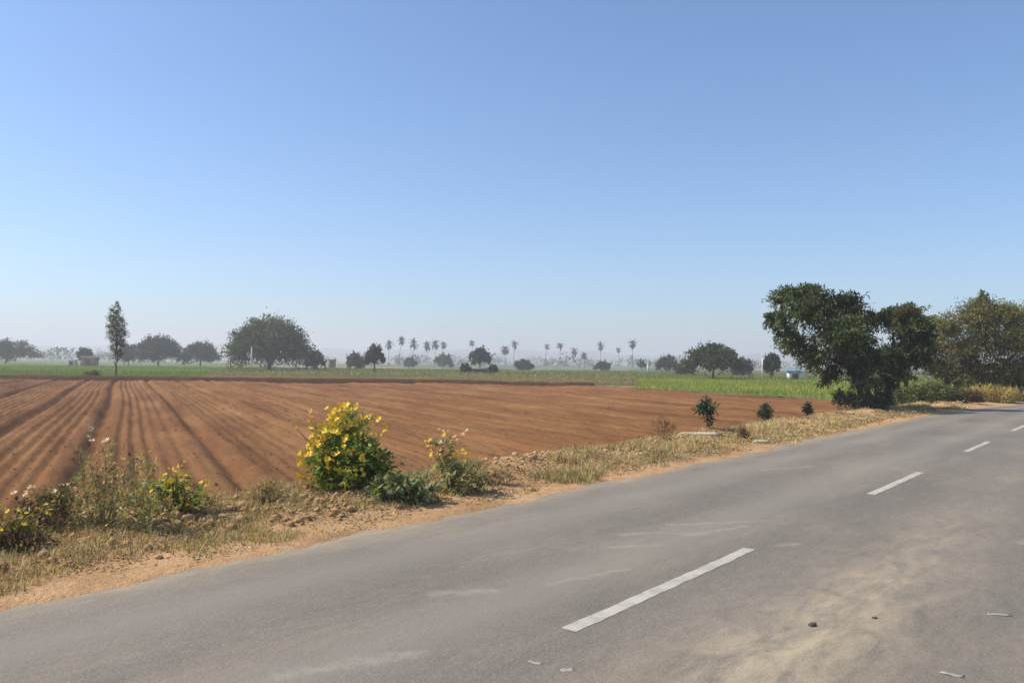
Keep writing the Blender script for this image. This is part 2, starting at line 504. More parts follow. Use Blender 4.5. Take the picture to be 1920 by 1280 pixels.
for i in range(-3, 13):                           # painted centre dashes
    s0 = 4.38 + 7.3 * i
    n = 70
    sv = np.linspace(s0, s0 + 3.05, n)
    wl = .058 + (fbm(sv * 9, sv * 0 + i, 4, 60) - .55) * .020
    wr = .058 + (fbm(sv * 9, sv * 0 + i + 40, 4, 61) - .55) * .020
    tv = np.stack([3.0 + wl, 3.0 + 0 * wl, 3.0 - wr], 1)
    tv[0] = tv[1]; tv[-1] = tv[-2]
    sv2 = np.repeat(sv[:, None], 3, 1)
    x, y = road_xy(tv, sv2)
    z = road_height(tv, sv2) + .0025
    mesh_obj('lane_dash', np.stack([x, y, z], -1).reshape(-1, 3), grid_faces(n, 3)[:, ::-1], M['paint'], road)

# verge beside the field (fine relief near the camera)
def verge(name, ss, ts, sign=1):
    S, T = np.meshgrid(ss, ts, indexing='ij')
    if sign > 0: z = verge_z(T, S); TT = T
    else:
        TT = -.5 - (T - EDGE)                      # the other side of the road, flatter
        z = -.03 + .05 * sstep(-.16, .22, T - EDGE + (fbm(T + 50, S, 3, 5) - .5) * .5) + (fbm(T * 2 + 9, S * 2, 4, 77) - .5) * .1 * sstep(6.5, 7.5, T) - 1.25 * sstep(8.5, 11.2, T)
    X, Y = road_xy(TT, S)
    f = grid_faces(len(ss), len(ts))
    o = mesh_obj(name, np.stack([X, Y, z], -1).reshape(-1, 3), f[:, ::-1] if sign > 0 else f, M['verge'], smooth=True)
    return tag(o, kind='structure')
vs = np.concatenate([np.arange(-40, -4, .5), np.arange(-4, 24, .055), np.arange(24, 60, .14), np.arange(60, 240, 1.0)])
verge('verge', vs, np.concatenate([np.arange(5.85, 10.3, .055), np.arange(10.3, 11.4, .2)]))
verge('far_side_verge', np.concatenate([np.arange(-40, 30, .3), np.arange(30, 240, 1.5)]), np.arange(5.9, 11.5, .25), -1)

# ploughed field, furrow by furrow
qs = np.arange(-30, QB + .001, .075); ps = np.arange(-6, 112, .34)
P_, Q_ = np.meshgrid(ps, qs, indexing='ij')
X, Y = xy_from_pq(P_, Q_)
tt, s_ = road_st(X, Y)
ok = (tt > 9.15) & (Y < FAR_Y + .4) & (X > -72)
ok[:, -1] |= False
fk = ok[:-1, :-1] & ok[1:, :-1] & ok[1:, 1:] & ok[:-1, 1:]
Z = plough_z(X, Y)
v, f = compact(np.stack([X, Y, Z], -1).reshape(-1, 3), grid_faces(len(ps), len(qs), fk))
field = mesh_obj('ploughed_field', v, f[:, ::-1], M['plough'], smooth=True)
tag(field, kind='structure')

# fields beyond
def sheet(name, m, cond, x0, x1, y0, y1, step, z0):
    xs = np.arange(x0, x1 + .01, step); ys = np.arange(y0, y1 + .01, step)
    X, Y = np.meshgrid(xs, ys, indexing='ij')
    tt, s_ = road_st(X, Y); p, q = pq(X, Y)
    ok = cond(X, Y, tt, q)
    fk = ok[:-1, :-1] & ok[1:, :-1] & ok[1:, 1:] & ok[:-1, 1:]
    Z = z0 + (fbm(X * .25, Y * .25, 3, 71) - .5) * .14
    v, f = compact(np.stack([X, Y, Z], -1).reshape(-1, 3), grid_faces(len(xs), len(ys), fk))
    return tag(mesh_obj(name, v, f, m, smooth=True), kind='structure')
def left_green(X, Y, tt, q): return (X < -34 + (Y - 78) * -.25)
def fallow(X, Y, tt, q): return (X > -36 + (Y - 78) * -.25) & ((Y > FAR_Y) | (q > QB - .3)) & ((q < QB + 1.0) | (X < .165 * Y)) & (Y < 126)
def right_green(X, Y, tt, q): return (q > QB - .3) & (tt > 9.2) & ((Y < 66) | (X > .152 * Y))
sheet('green_field', M['greenland'], left_green, -260, -30, FAR_Y, 300, 1.0, -.38)
sheet('fallow_field', M['fallow'], fallow, -70, 21, FAR_Y - 10, 126, 1.0, -.385)
sheet('green_field', M['greenland'], right_green, -14, 95, 34, 113.5, .5, -.38)
sheet('green_field', M['greenland'], lambda X, Y, tt, q: ((Y > 124.5) | ((Y > 113) & (X > .152 * Y))) & (X > -36 + (Y - 78) * -.25 + 1) & (tt > 9.2), -90, 130, 113, 214, 1.5, -.38)

# bund between ploughed field and the fields beyond
bx = np.arange(-75, 8.2, .25)
prof = [(-1.0, -.85), (-.55, -.62), (-.40, -.18), (-.16, .0), (.35, .02), (.9, -.16), (1.5, -.42), (1.9, -.7)]
V = []
for (dy, dz) in prof:
    nz = (fbm(bx * .7, np.full_like(bx, dy * 1.5), 4, 81) - .5)
    h = 1 - .55 * sstep(-8, 6, bx)
    V.append(np.stack([bx, FAR_Y + dy + nz * .35, -.75 + (dz + .75) * (1 - (1 - h) * .35) + nz * .16], -1))
V = np.stack(V, 1)
bund = mesh_obj('field_bund', V.reshape(-1, 3), grid_faces(len(bx), len(prof)), M['bund'], smooth=True)
tag(bund, kind='structure')

# low hills all round the plain
az_ = np.linspace(0, 2 * np.pi, 361); rr = np.linspace(0, 1, 9)
A, B = np.meshgrid(az_, rr, indexing='ij')
ridge = 24 + 28 * fbm(np.abs(np.sin(A / 2)) * 22, np.cos(A / 2) * 22 + 30, 4, 91)
rad = 1900 + 1500 * B
hz = -1 + ridge * np.sin(np.pi * np.clip(B * .9 + .03, 0, 1)) ** 1.2 * (.8 + .4 * fbm(A * 30, B * 4, 3, 93))
hills = mesh_obj('hills', np.stack([rad * np.sin(A), rad * np.cos(A), hz], -1).reshape(-1, 3), grid_faces(361, 9), M['hill'], smooth=True)
tag(hills, kind='structure')

# ------------------------------------------------------------------ foliage builders
def twig_leaves(blobs, n, ln, wd, base, rng, droop=.25, inner=.35, per_twig=12, spread=.10, blob_var=.16, flat=.5, rag=1.0, twig_var=.12):
    """leaves strung along twigs that radiate from each blob (x,y,z,rx,ry,rz)"""
    blobs = np.array(blobs, float)
    wgt = (blobs[:, 3] * blobs[:, 4] + blobs[:, 5] * blobs[:, 3]); wgt = wgt / wgt.sum()
    VV, CC = [], []
    for b, w in zip(blobs, wgt):
        m = max(3, int(n * w / per_twig))
        d = rand_dirs(m, rng); d[:, 2] = d[:, 2] * .9 + .08
        L = (.5 + .72 * rng.beta(2.2, 1.4, m)) * np.where(rng.uniform(0, 1, m) < .1, rng.uniform(1.1, 1.4, m), 1)
        L = 1.0 + (L - 1.0) * rag if rag != 1.0 else L
        L = L * (.8 + .4 * vnoise(d[:, 0] * 2.2 + b[0] * 3, d[:, 1] * 2.2 + d[:, 2] * 3 + b[2] * 5, 17))
        u = rng.uniform(inner, 1, (m, per_twig))
        e = d * b[3:6] * L[:, None]
        P = b[:3] + e[:, None, :] * u[..., None]
        P[..., 2] -= droop * (u ** 2) * np.linalg.norm(e, axis=1)[:, None] * .6
        P += rng.normal(0, spread * b[3:6].mean(), P.shape)
        P = P.reshape(-1, 3)
        D = np.repeat(d, per_twig, 0) * .7 + rand_dirs(len(P), rng)
        D[:, 2] -= droop * .8
        N = rand_dirs(len(P), rng); N[:, 2] = np.abs(N[:, 2]) + flat
        sc = rng.uniform(.65, 1.35, len(P))
        V, _ = leaf_quads(P, D, N, ln * sc, wd * sc)
        VV.append(V)
        bv = 1 + rng.normal(0, blob_var)
        tv_ = np.repeat(1 + rng.normal(0, twig_var, m).clip(-.6, 1.2), per_twig * 4)[:, None]
        CC.append((tints(len(P), np.array(base) * bv, rng) * tv_).clip(.004, .9))
    V = np.concatenate(VV); C = np.concatenate(CC)
    return V, np.arange(len(V)).reshape(-1, 4), C

def foliage(name, parent, blobs, n, ln, wd, base, rng, mat='leaf_dull', **kw):
    zmin = kw.pop('zmin', None)
    V, F, C = twig_leaves(blobs, n, ln, wd, base, rng, **kw)
    if zmin is not None: V[:, 2] = np.maximum(V[:, 2], zmin + rng.uniform(0, .05, len(V)))
    return mesh_obj(name, V, F, M[mat], parent, cols=C)

def limb(parent, pts, r0, r1, name, m='bark', n=7, rng=R, wob=.06):
    pts = np.array(pts, float)
    u = np.linspace(0, len(pts) - 1, max(6, 4 * len(pts)))
    P = np.stack([np.interp(u, np.arange(len(pts)), pts[:, i]) for i in range(3)], 1)
    L = np.linalg.norm(pts[-1] - pts[0])
    P[1:-1] += rng.normal(0, wob * .12 * L, P[1:-1].shape)
    a = Acc(); a.tube(P, np.linspace(r0, r1, len(P)), n)
    return a.obj(name, M[m], parent, smooth=True)

def dome_blobs(w, h, base, rng, n=22, depth=None, flat_top=1.0):
    """round-headed crown: blobs over a half ellipsoid from base up to h"""
    out = []; d = depth or w
    ch = h - base
    for i in range(n):
        a = 2 * np.pi * (i * .618 + rng.uniform(-.06, .06)); zz = (i + .5) / n
        el_ = np.arcsin(zz ** .85)
        rr_ = np.cos(el_)
        r = rng.uniform(.20, .29)
        out.append((w / 2 * (1 - r * .75) * rr_ * np.cos(a), d / 2 * (1 - r * .75) * rr_ * np.sin(a),
                    base + ch * (.16 + (.84 - r * .9) * zz * flat_top), w / 2 * r * 1.25, d / 2 * r * 1.25, ch * r * 1.15))
    out.append((0, 0, base + ch * .4, w * .3, d * .3, ch * .38))
    return out

def dome_tree(name, x, y, w, top, label, base_frac=.24, n=5000, leaf=.34, tint=(.050, .062, .028), trunk_r=.28, seed=1,
              group='trees on the plain', flat=1.0, nb=22, cat='tree', depth=None, bark='bark'):
    rng = np.random.default_rng(seed)
    z0 = gz(x, y)
    t = empty(name, (x, y, z0 - .03), rng.uniform(0, 6), label, cat, group)
    h = top - z0
    b = h * base_frac
    limb(t, [(0, 0, -.1), (.05 * w * .1, 0, b * .7), (0, .02 * w, b * 1.5)], trunk_r, trunk_r * .7, 'trunk', bark, rng=rng)
    for j in range(4):
        a = j * 1.57 + rng.uniform(-.4, .4)
        limb(t, [(0, .02 * w, b * 1.2), (w * .15 * math.cos(a), w * .15 * math.sin(a), b * 1.2 + (h - b) * .25),
                 (w * .3 * math.cos(a), w * .3 * math.sin(a), b + (h - b) * .55)], trunk_r * .5, trunk_r * .12, 'limb', bark, n=5, rng=rng)
    foliage('crown', t, dome_blobs(w, h, b, rng, nb, depth, flat), int(n * 1.7), leaf * 1.35, leaf * .95, tint, rng, droop=.3, flat=.3, inner=.15, rag=.55)
    return t

def bush_thing(name, x, y, blobs, label, cat='bush', n=1500, leaf=.08, lw=.5, tint=(.06, .08, .03), seed=1, group=None,
               stems=6, mat='leaf_dull', stem_m='stem', stem_r=.012, **kw):
    rng = np.random.default_rng(seed)
    t = empty(name, (x, y, gz(x, y) - .01), 0, label, cat, group)
    bl = np.array(blobs, float)
    for j in range(stems):
        b = bl[j % len(bl)]
        e = b[:3] + rand_dirs(1, rng)[0] * b[3:6] * .5
        st = (rng.normal(0, .04), rng.normal(0, .04), -.04)
        limb(t, [st, (e[0] * .45, e[1] * .45, max(.05, e[2] * .55)), tuple(e)], stem_r, stem_r * .4, 'stem', stem_m, n=5, rng=rng)
    foliage('foliage', t, blobs, n, leaf, leaf * lw, tint, rng, mat=mat, zmin=-.0, **kw)
    return t

# flower head: five cupped petals round a button
def flower_mesh(name, m):
    V = []; F = []
    for ring, (n, r, z, tip) in enumerate(((6, .040, .004, .012), (4, .026, .012, .034))):
        for i in range(n):
            a = (i + .5 * ring) * 2 * math.pi / n
            def pt(rr, da, zz): return (rr * math.cos(a + da), rr * math.sin(a + da), zz)
            k0 = len(V)
            V += [pt(.004, 0, z - .004), pt(r * .7, .46, (z + tip) / 2), pt(r, 0, tip), pt(r * .7, -.46, (z + tip) / 2)]
            F.append((k0, k0 + 3, k0 + 2, k0 + 1))
    return mesh_data(name, np.array(V), np.array(F), m)
FL_Y = flower_mesh('flower', M['petal'])
FL_P = flower_mesh('flower', M['petal_pale'])

def add_flowers(parent, pts, me, rng, s0=.9, s1=1.7):
    for p in pts:
        o = bpy.data.objects.new('flower', me); link(o, parent)
        o.location = p
        o.rotation_euler = (rng.uniform(-1.1, 1.1) + .5, rng.uniform(-1.1, 1.1), rng.uniform(0, 6.28))
        s = rng.uniform(s0, s1); o.scale = (s, s, s)

def flowers_on(parent, blobs, n, me, rng, s0, s1, bias=(-.75, -.35, .55), soft=.7, zmin=.06):
    BL = np.array(blobs, float); c = 0
    while c < n:
        b_ = BL[rng.integers(len(BL))]; d_ = rand_dirs(1, rng)[0]
        if d_ @ np.array(bias) < rng.uniform(-.25, soft): continue
        p_ = b_[:3] + d_ * b_[3:6] * rng.uniform(.92, 1.15)
        if p_[2] < zmin or np.any((((p_ - BL[:, :3]) / BL[:, 3:6]) ** 2).sum(1) < .55): continue
        add_flowers(parent, [tuple(p_)], me, rng, s0, s1); c += 1

def sprigs(parent, n, rng, reach, hmax, me, bias=0.0, s0=.7, s1=1.1, r=.006, m='stem'):
    """bare shoots that stick out of a bush, a flower or two at each tip"""
    for i in range(n):
        a = rng.uniform(0, 6.28); k = rng.uniform(.45, 1.0); h = hmax * rng.uniform(.7, 1.05)
        e = np.array([reach * k * math.cos(a) + bias, reach * k * math.sin(a), h * (1 - .35 * k ** 2)])
        limb(parent, [e * .12, e * .6 + np.array([0, 0, .06]), e], r, r * .4, 'stem', m, 5, rng, .05)
        add_flowers(parent, [tuple(e + rng.normal(0, .03, 3)) for _ in range(rng.integers(1, 4))], me, rng, s0, s1)

# ------------------------------------------------------------------ roadside trees on the right
def acacia(name, x, y, label, blobs, trunk_pts, limbs, n, seed, tint, leaf=.13, trunk_r=.16, lw=.34, **kw):
    rng = np.random.default_rng(seed)
    t = empty(name, (x, y, gz(x, y) - .02), 0, label, 'tree', 'trees beside the road')
    for tp in trunk_pts: limb(t, tp, trunk_r, trunk_r * .55, 'trunk', 'bark', 9, rng)
    for lp in limbs: limb(t, lp, trunk_r * .5, trunk_r * .12, 'limb', 'bark', 6, rng)
    foliage('crown', t, blobs, n, leaf, leaf * lw, tint, rng, droop=kw.pop('droop', .45), inner=.25, per_twig=26, spread=.055, **kw)
    return t

acacia('acacia_tree', 14.0, 31.7, 'dark ragged acacia tree leaning left at the verge, taller of the pair',
       [(-3.0, .2, 4.65, .7, .8, .5), (-2.2, .2, 4.85, .6, .7, .4), (-2.4, -.5, 4.0, .95, .9, .75), (-3.45, .1, 3.75, .5, .6, .45), (-1.6, .6, 4.4, .95, 1.0, .7),
        (-.7, 0, 4.25, .85, 1.0, .7), (-1.25, -.7, 3.2, 1.2, 1.1, 1.0), (-2.6, .4, 2.85, .65, .7, .6), (-1.9, .2, 2.2, .7, .8, .7),
        (-.6, -.3, 2.2, .95, .9, .8), (-.15, .5, 3.0, .85, .9, .85), (-.1, -.3, 1.35, .6, .6, .5), (-1.2, .3, 1.5, .5, .6, .45), (-3.3, -.3, 3.2, .4, .4, .5), (.2, .2, 2.2, .7, .8, .7)],
       [[(0, 0, -.1), (-.05, 0, .6), (-.3, .05, 1.3), (-.7, .1, 2.2)], [(.12, .1, -.1), (.25, .1, .7), (.1, .2, 1.6)]],
       [[(-.7, .1, 2.1), (-1.4, .1, 3.0), (-2.6, .2, 4.0)], [(-.6, .1, 2.0), (-.7, .3, 3.0), (-.8, .3, 4.2)], [(-.5, .1, 1.7), (-1.6, 0, 2.3), (-2.6, .2, 2.9)],
        [(-.3, .1, 1.3), (-1.1, -.4, 2.2), (-1.6, -.4, 3.2)], [(.1, .2, 1.5), (.1, .3, 2.4), (-.1, .4, 3.2)]],
       42000, 3, (.085, .110, .042), blob_var=.3, leaf=.15, twig_var=.34)
acacia('acacia_tree', 15.75, 33.4, 'dark acacia tree with a tuft of rusty leaves, right of the leaning one',
       [(.75, 0, 3.6, .85, .9, .75), (1.3, .2, 3.25, .75, .8, .75), (.35, .4, 3.95, .55, .6, .5), (1.05, .2, 4.1, .6, .6, .45), (.3, 0, 2.3, .75, .8, .6), (1.0, -.2, 2.35, .8, .8, .7), (1.65, .2, 2.55, .45, .5, .55),
        (.45, .2, 1.55, .75, .7, .6), (-.2, -.2, 1.1, .45, .5, .4), (-.45, .3, 3.75, .5, .5, .5), (-.25, .3, 2.0, .5, .5, .5)],
       [[(0, 0, -.1), (.05, 0, .7), (.3, .05, 1.6), (.6, .1, 2.5)]],
       [[(.5, .1, 2.2), (.8, .1, 3.0), (.95, .1, 3.9)], [(.3, 0, 1.6), (.9, -.1, 2.1), (1.5, .1, 2.9)], [(.4, 0, 2.0), (.4, .3, 3.0), (.35, .4, 3.7)]],
       30000, 4, (.085, .108, .042), blob_var=.3, leaf=.15, twig_var=.34)
# rusty tuft of the second tree's crown, its own leaves
foliage('rusty_leaves', bpy.data.objects['acacia_tree.001'], [(.7, -.3, 4.05, .5, .4, .3)], 900, .13, .045, (.095, .070, .032), np.random.default_rng(7))

acacia('thorn_tree', 25.9, 43.4, 'broad olive thorn tree spreading out of the right edge',
       [(-2.3, 0, 3.9, 1.2, 1.3, .9), (-1.0, -.5, 4.4, 1.3, 1.3, .95), (-.2, .2, 5.0, 1.0, 1.1, .7), (.9, -.2, 4.6, 1.3, 1.3, .9), (2.2, .2, 4.2, 1.3, 1.3, 1.0), (-2.9, .2, 2.9, 1.0, 1.2, .95), (-1.9, -.8, 2.6, 1.3, 1.2, 1.1),
        (-.6, -1.0, 3.2, 1.5, 1.2, 1.2), (1.0, -1.0, 3.1, 1.5, 1.2, 1.2), (2.6, -.5, 2.8, 1.4, 1.3, 1.2), (-2.6, -.3, 1.6, 1.0, 1.0, .8), (-1.2, -.8, 1.6, 1.1, 1.0, .8), (3.8, .2, 3.0, 1.3, 1.2, 1.2), (4.6, .4, 2.0, 1.1, 1.1, 1.0), (-2.9, .3, 4.2, .5, .5, .4), (-.1, .2, 5.55, .4, .4, .4), (.4, -1.0, 1.7, 1.2, 1.0, .8), (1.8, -.8, 1.6, 1.3, 1.0, .8), (3.2, -.4, 1.5, 1.2, 1.0, .8), (-3.4, .1, 2.2, .7, .8, .8), (-2.2, -.5, .95, .9, .8, .7), (-.6, -.8, .85, 1.0, .8, .7), (1.1, -.7, .9, 1.0, .8, .7), (2.7, -.4, .9, 1.0, .8, .7)],
       [[(0, 0, -.1), (-.1, 0, .8), (-.4, .1, 1.7), (-.8, .1, 2.6)], [(.3, .1, -.1), (.6, .1, .9), (1.2, .1, 2.2)]],
       [[(-.7, .1, 2.4), (-1.6, 0, 3.2), (-2.4, 0, 4.0)], [(-.6, .1, 2.2), (-.4, .1, 3.6), (-.2, .2, 4.9)], [(1.0, .1, 1.8), (1.8, .1, 2.9), (2.3, .1, 4.0)], [(1.0, .1, 1.8), (2.4, 0, 2.4), (3.8, .1, 3.0)], [(-.2, 0, 1.2), (-1.3, -.2, 1.8), (-2.6, -.1, 2.4)]],
       88000, 5, (.17, .162, .060), leaf=.15, droop=.3)

bush_thing('shrub', 13.7, 31.2, [(-.35, 0, .4, .4, .4, .4), (.3, -.1, .32, .4, .4, .34), (.85, .1, .5, .42, .4, .45), (-.75, .2, .5, .3, .3, .4)],
           'dark bluish shrub round the foot of the leaning acacia', 'shrub', 4500, .10, .45, (.055, .08, .045), 21, 'roadside shrubs', 8)
bush_thing('shrub', 19.2, 37.4, [(-.5, 0, .6, .7, .6, .6), (.5, 0, .7, .8, .6, .6), (-1.2, .2, .5, .6, .5, .5), (1.2, .3, .5, .6, .5, .5)],
           'sunlit pale green shrub right of the dark acacia trunks', 'shrub', 11000, .12, .42, (.20, .22, .085), 22, 'roadside shrubs', 8)
bush_thing('shrub', 31.6, 47.6, [(-.8, 0, .8, .9, .8, .8), (.5, 0, 1.0, 1.1, .9, .9), (1.7, .2, .8, 1.0, .9, .8), (2.8, .2, 1.0, 1.0, .9, 1.0)],
           'dark green shrub under the olive thorn tree at the frame edge', 'shrub', 12000, .13, .45, (.030, .060, .035), 23, 'roadside shrubs', 8)
bush_thing('shrub', 21.4, 37.6, [(0, 0, .35, .45, .4, .4), (.5, .1, .3, .4, .4, .35), (-.5, .2, .3, .4, .4, .3)],
           'brown withered shrub just left of the yellow grass tufts', 'shrub', 4500, .12, .22, (.15, .11, .065), 24, 'roadside shrubs', 9, stem_m='straw_stem')
for (x, y, lab, sd, w) in ((24.2, 40.0, 'larger clump of yellow dry grass under the olive thorn tree', 25, 1.0), (27.1, 43.0, 'smaller clump of yellow dry grass nearer the frame edge', 26, .75)):
    bush_thing('grass_clump', x, y, [(-.6 * w, 0, .45, .8 * w, .6, .5), (.6 * w, .1, .4, .8 * w, .6, .45), (0, -.3, .35, .6, .5, .4)], lab, 'grass clump', 6000, .24, .09,
               (.42, .33, .12), sd, 'roadside grass clumps', 5, stem_m='straw_stem', droop=.1)

# saplings in a row along the field edge
for (x, y, h, w, lab, sd, c) in ((4.97, 20.3, .88, .66, 'dark green sapling nearest the camera in the roadside row', 31, (.035, .065, .038)),
                                 (8.28, 25.9, 1.02, .44, 'middle sapling of the roadside row with a narrow dark crown', 32, (.045, .062, .036)),
                                 (10.5, 28.2, .85, .34, 'smallest brownish sapling of the roadside row, beside the acacia', 33, (.075, .065, .040))):
    rng = np.random.default_rng(sd)
    z = gz(x, y)
    t = empty('sapling', (x, y, z - .01), 0, lab, 'sapling', 'saplings along the verge')
    limb(t, [(0, 0, -.05), (.02, 0, h * .4), (0, .01, h * .8)], .014, .006, 'stem', 'bark', 6, rng)
    foliage('foliage', t, [(0, 0, h * .70, w * .45, w * .42, h * .24), (-w * .2, 0, h * .62, w * .32, w * .3, h * .17), (w * .2, .03, h * .55, w * .32, w * .3, h * .16), (w * .1, 0, h * .32, w * .2, w * .2, h * .16), (-w * .1, 0, h * .88, w * .22, w * .2, h * .12)],
            620, .11, .042, tuple(1.35 * k_ for k_ in c), rng, mat='leaf', inner=.1, spread=.2, twig_var=.3)

# ------------------------------------------------------------------ flowering plants on the near verge
rng = np.random.default_rng(41)
BX, BY = -2.12, 10.45
bush = bush_thing('flowering_bush', BX, BY,
                  [(.10, 0, .42, .42, .42, .36), (.24, -.1, .46, .28, .32, .30), (-.22, .05, .45, .32, .34, .34), (-.02, 0, .90, .20, .22, .24), (-.10, .1, .66, .34, .34, .3), (.28, .1, .28, .32, .32, .26), (-.05, -.12, .25, .36, .3, .24), (-.38, 0, .38, .24, .26, .28)],
                  'tall rounded bush covered in bright yellow flowers on the verge', 'bush', 4600, .085, .5, (.23, .28, .06), 41, 'yellow flowering plants', 14, mat='leaf', inner=.15)
BB = [(.10, 0, .42, .42, .42, .36), (-.22, .05, .45, .32, .34, .34), (-.02, 0, .90, .20, .22, .24), (-.10, .1, .66, .34, .34, .3), (-.38, 0, .38, .26, .28, .3)]
flowers_on(bush, BB, 165, FL_Y, rng, .8, 1.35, (-.88, -.30, .36), .75)
flowers_on(bush, [BB[2], (.24, 0, .72, .28, .3, .24), BB[3]], 45, FL_Y, rng, .8, 1.3, (-.1, -.4, .9), .6)
sprigs(bush, 22, rng, .62, 1.22, FL_Y, -.1, .7, 1.15)

p2 = bush_thing('flowering_plant', -.78, 10.55, [(-.05, 0, .35, .22, .22, .3), (.18, .05, .25, .25, .22, .22), (-.12, 0, .6, .16, .16, .22), (.02, .0, .12, .3, .25, .14), (.38, .05, .18, .2, .2, .15)],
                'straggly plant with few yellow flowers right of the yellow bush', 'plant', 1100, .07, .42, (.29, .30, .13), 42, 'yellow flowering plants', 9, mat='leaf')
add_flowers(p2, [(rng.normal(-.08, .12), rng.normal(0, .12), rng.uniform(.6, .85)) for _ in range(14)], FL_P, rng, .9, 1.4)
add_flowers(p2, [(rng.uniform(-.35, -.15), rng.normal(0, .1), rng.uniform(.4, .65)) for _ in range(6)], FL_Y, rng, .8, 1.2)
sprigs(p2, 12, rng, .4, .82, FL_Y, -.05, .6, 1.0, .005)
bush_thing('broadleaf_plant', -1.32, 9.75, [(-.12, 0, .16, .32, .25, .18), (.22, .05, .17, .28, .22, .17), (.02, -.05, .25, .25, .2, .14)],
           'low dark leafy plant at the foot of the yellow bush', 'plant', 1000, .095, .5, (.25, .275, .14), 43, 'low verge plants', 7, mat='leaf')
p3 = bush_thing('weed_bush', -4.05, 7.95, [(-.15, 0, .3, .36, .34, .3), (.2, .05, .35, .42, .34, .32), (-.05, .0, .62, .24, .24, .26), (-.4, .1, .22, .36, .3, .2), (.5, -.1, .2, .36, .3, .2), (.3, .1, .55, .2, .2, .25)],
                'grey green wispy weed bush with tall thin stalks, left foreground', 'bush', 2300, .058, .28, (.33, .31, .13), 44, 'weeds at left foreground', 34, stem_r=.006, stem_m='straw_stem', twig_var=.3)
for (dx, h) in ((-.14, .98), (.02, .86), (.12, .80), (-.24, .74), (.24, .7)):
    limb(p3, [(dx * .3, 0, 0), (dx * .8, .02, h * .5), (dx, .0, h)], .006, .003, 'stalk', 'straw_stem', 5, rng)
add_flowers(p3, [(-.14, 0, .98), (-.13, .02, .86), (-.15, -.02, .90), (.3, -.2, .28), (.02, 0, .86)], FL_P, rng, .8, 1.2)
p4 = bush_thing('flowering_plant', -3.62, 8.65, [(-.1, 0, .22, .26, .25, .2), (.15, 0, .2, .24, .22, .18), (0, 0, .38, .18, .18, .14)],
                'low plant with scattered yellow flowers right of the wispy weed bush', 'plant', 1000, .06, .45, (.22, .23, .07), 45, 'yellow flowering plants', 8, mat='leaf')
flowers_on(p4, [(-.1, 0, .22, .26, .25, .2), (.15, 0, .2, .24, .22, .18), (0, 0, .38, .18, .18, .14)], 34, FL_Y, rng, .5, .85, (.1, -.6, .7))
sprigs(p4, 12, rng, .4, .55, FL_Y, 0, .4, .65, .004)
p5 = bush_thing('flowering_plant', -4.42, 6.98, [(0, 0, .2, .28, .26, .2), (-.3, 0, .16, .24, .22, .16), (.2, .05, .12, .2, .2, .12)],
                'orange yellow flowering plant cut by the left frame edge', 'plant', 1100, .06, .42, (.20, .16, .05), 46, 'yellow flowering plants', 8)
flowers_on(p5, [(0, 0, .2, .28, .26, .2), (-.3, 0, .16, .24, .22, .16)], 34, FL_Y, rng, .45, .75, (-.1, -.6, .7))
sprigs(p5, 10, rng, .42, .5, FL_Y, 0, .4, .65, .004, 'straw_stem')
p6 = bush_thing('flowering_plant', -4.55, 7.95, [(0, 0, .25, .28, .25, .22), (-.25, .1, .2, .22, .2, .18)],
                'brown weed with cream flower heads between wispy bush and left edge', 'plant', 1100, .06, .3, (.13, .10, .05), 47, 'weeds at left foreground', 10, stem_m='straw_stem', stem_r=.006)
flowers_on(p6, [(0, 0, .25, .28, .25, .22), (-.25, .1, .2, .22, .2, .18)], 18, FL_P, rng, .6, .95, (-.1, -.4, .9))

# dry weeds standing on the verge
for (x, y, lab, sd, w, h, c) in ((3.35, 17.5, 'tall rusty dry weed stalks at the field edge left of the saplings', 48, .45, .62, (.30, .17, .085)),
                                 (5.35, 18.4, 'brown dry weed right of the long stone slab', 49, .3, .32, (.27, .18, .10)),
                                 (-2.85, 9.35, 'straw coloured dry weed left of the yellow bush', 50, .4, .30, (.42, .33, .17)),
                                 (-.2, 11.2, 'bleached dry weed right of the straggly flowering plant', 52, .4, .26, (.46, .34, .19)),
                                 (-4.3, 7.0, 'dull brown dry weed low at the left frame edge', 53, .45, .24, (.24, .17, .10))):
    bush_thing('dry_weed', x, y, [(-w * .3, 0, h * .5, w * .4, w * .3, h * .42), (w * .3, .03, h * .45, w * .4, w * .3, h * .4), (0, 0, h * .7, w * .25, w * .25, h * .3)], lab, 'weed',
               900, .055, .2, c, sd, 'dry weeds on the verge', 14, mat='grass', stem_m='straw_stem', stem_r=.005, droop=.05)

# ------------------------------------------------------------------ verge grass and litter
def blades(n, x, y, z, h, w, lean, base_cols, rng, simple=False):
    """two-segment grass blades"""
    a = rng.uniform(0, 2 * np.pi, n); b = rng.uniform(0, 2 * np.pi, n)
    S = np.stack([np.cos(a), np.sin(a), 0 * a], 1) * (w / 2)[:, None]
    Ld = np.stack([np.cos(b), np.sin(b), 0 * b], 1)
    P0 = np.stack([x, y, z], 1)
    P1 = P0 + Ld * (lean * h * .35)[:, None] + np.array([0, 0, 1.]) * (h * .58)[:, None]
    P2 = P0 + Ld * (lean * h)[:, None] + np.array([0, 0, 1.]) * (h * (1 - lean * .35))[:, None]
    if simple:
        V = np.stack([P0 - S, P0 + S, P2], 1).reshape(-1, 3)
        return V, [np.arange(n * 3).reshape(-1, 3)], np.repeat(base_cols, 3, 0)
    V = np.stack([P0 - S, P0 + S, P1 - S * .75, P1 + S * .75, P2], 1).reshape(-1, 3)
    i = np.arange(n) * 5
    Q = np.stack([i, i + 1, i + 3, i + 2], 1); T = np.stack([i + 2, i + 3, i + 4], 1)
    return V, [Q, T], np.repeat(base_cols, 5, 0)

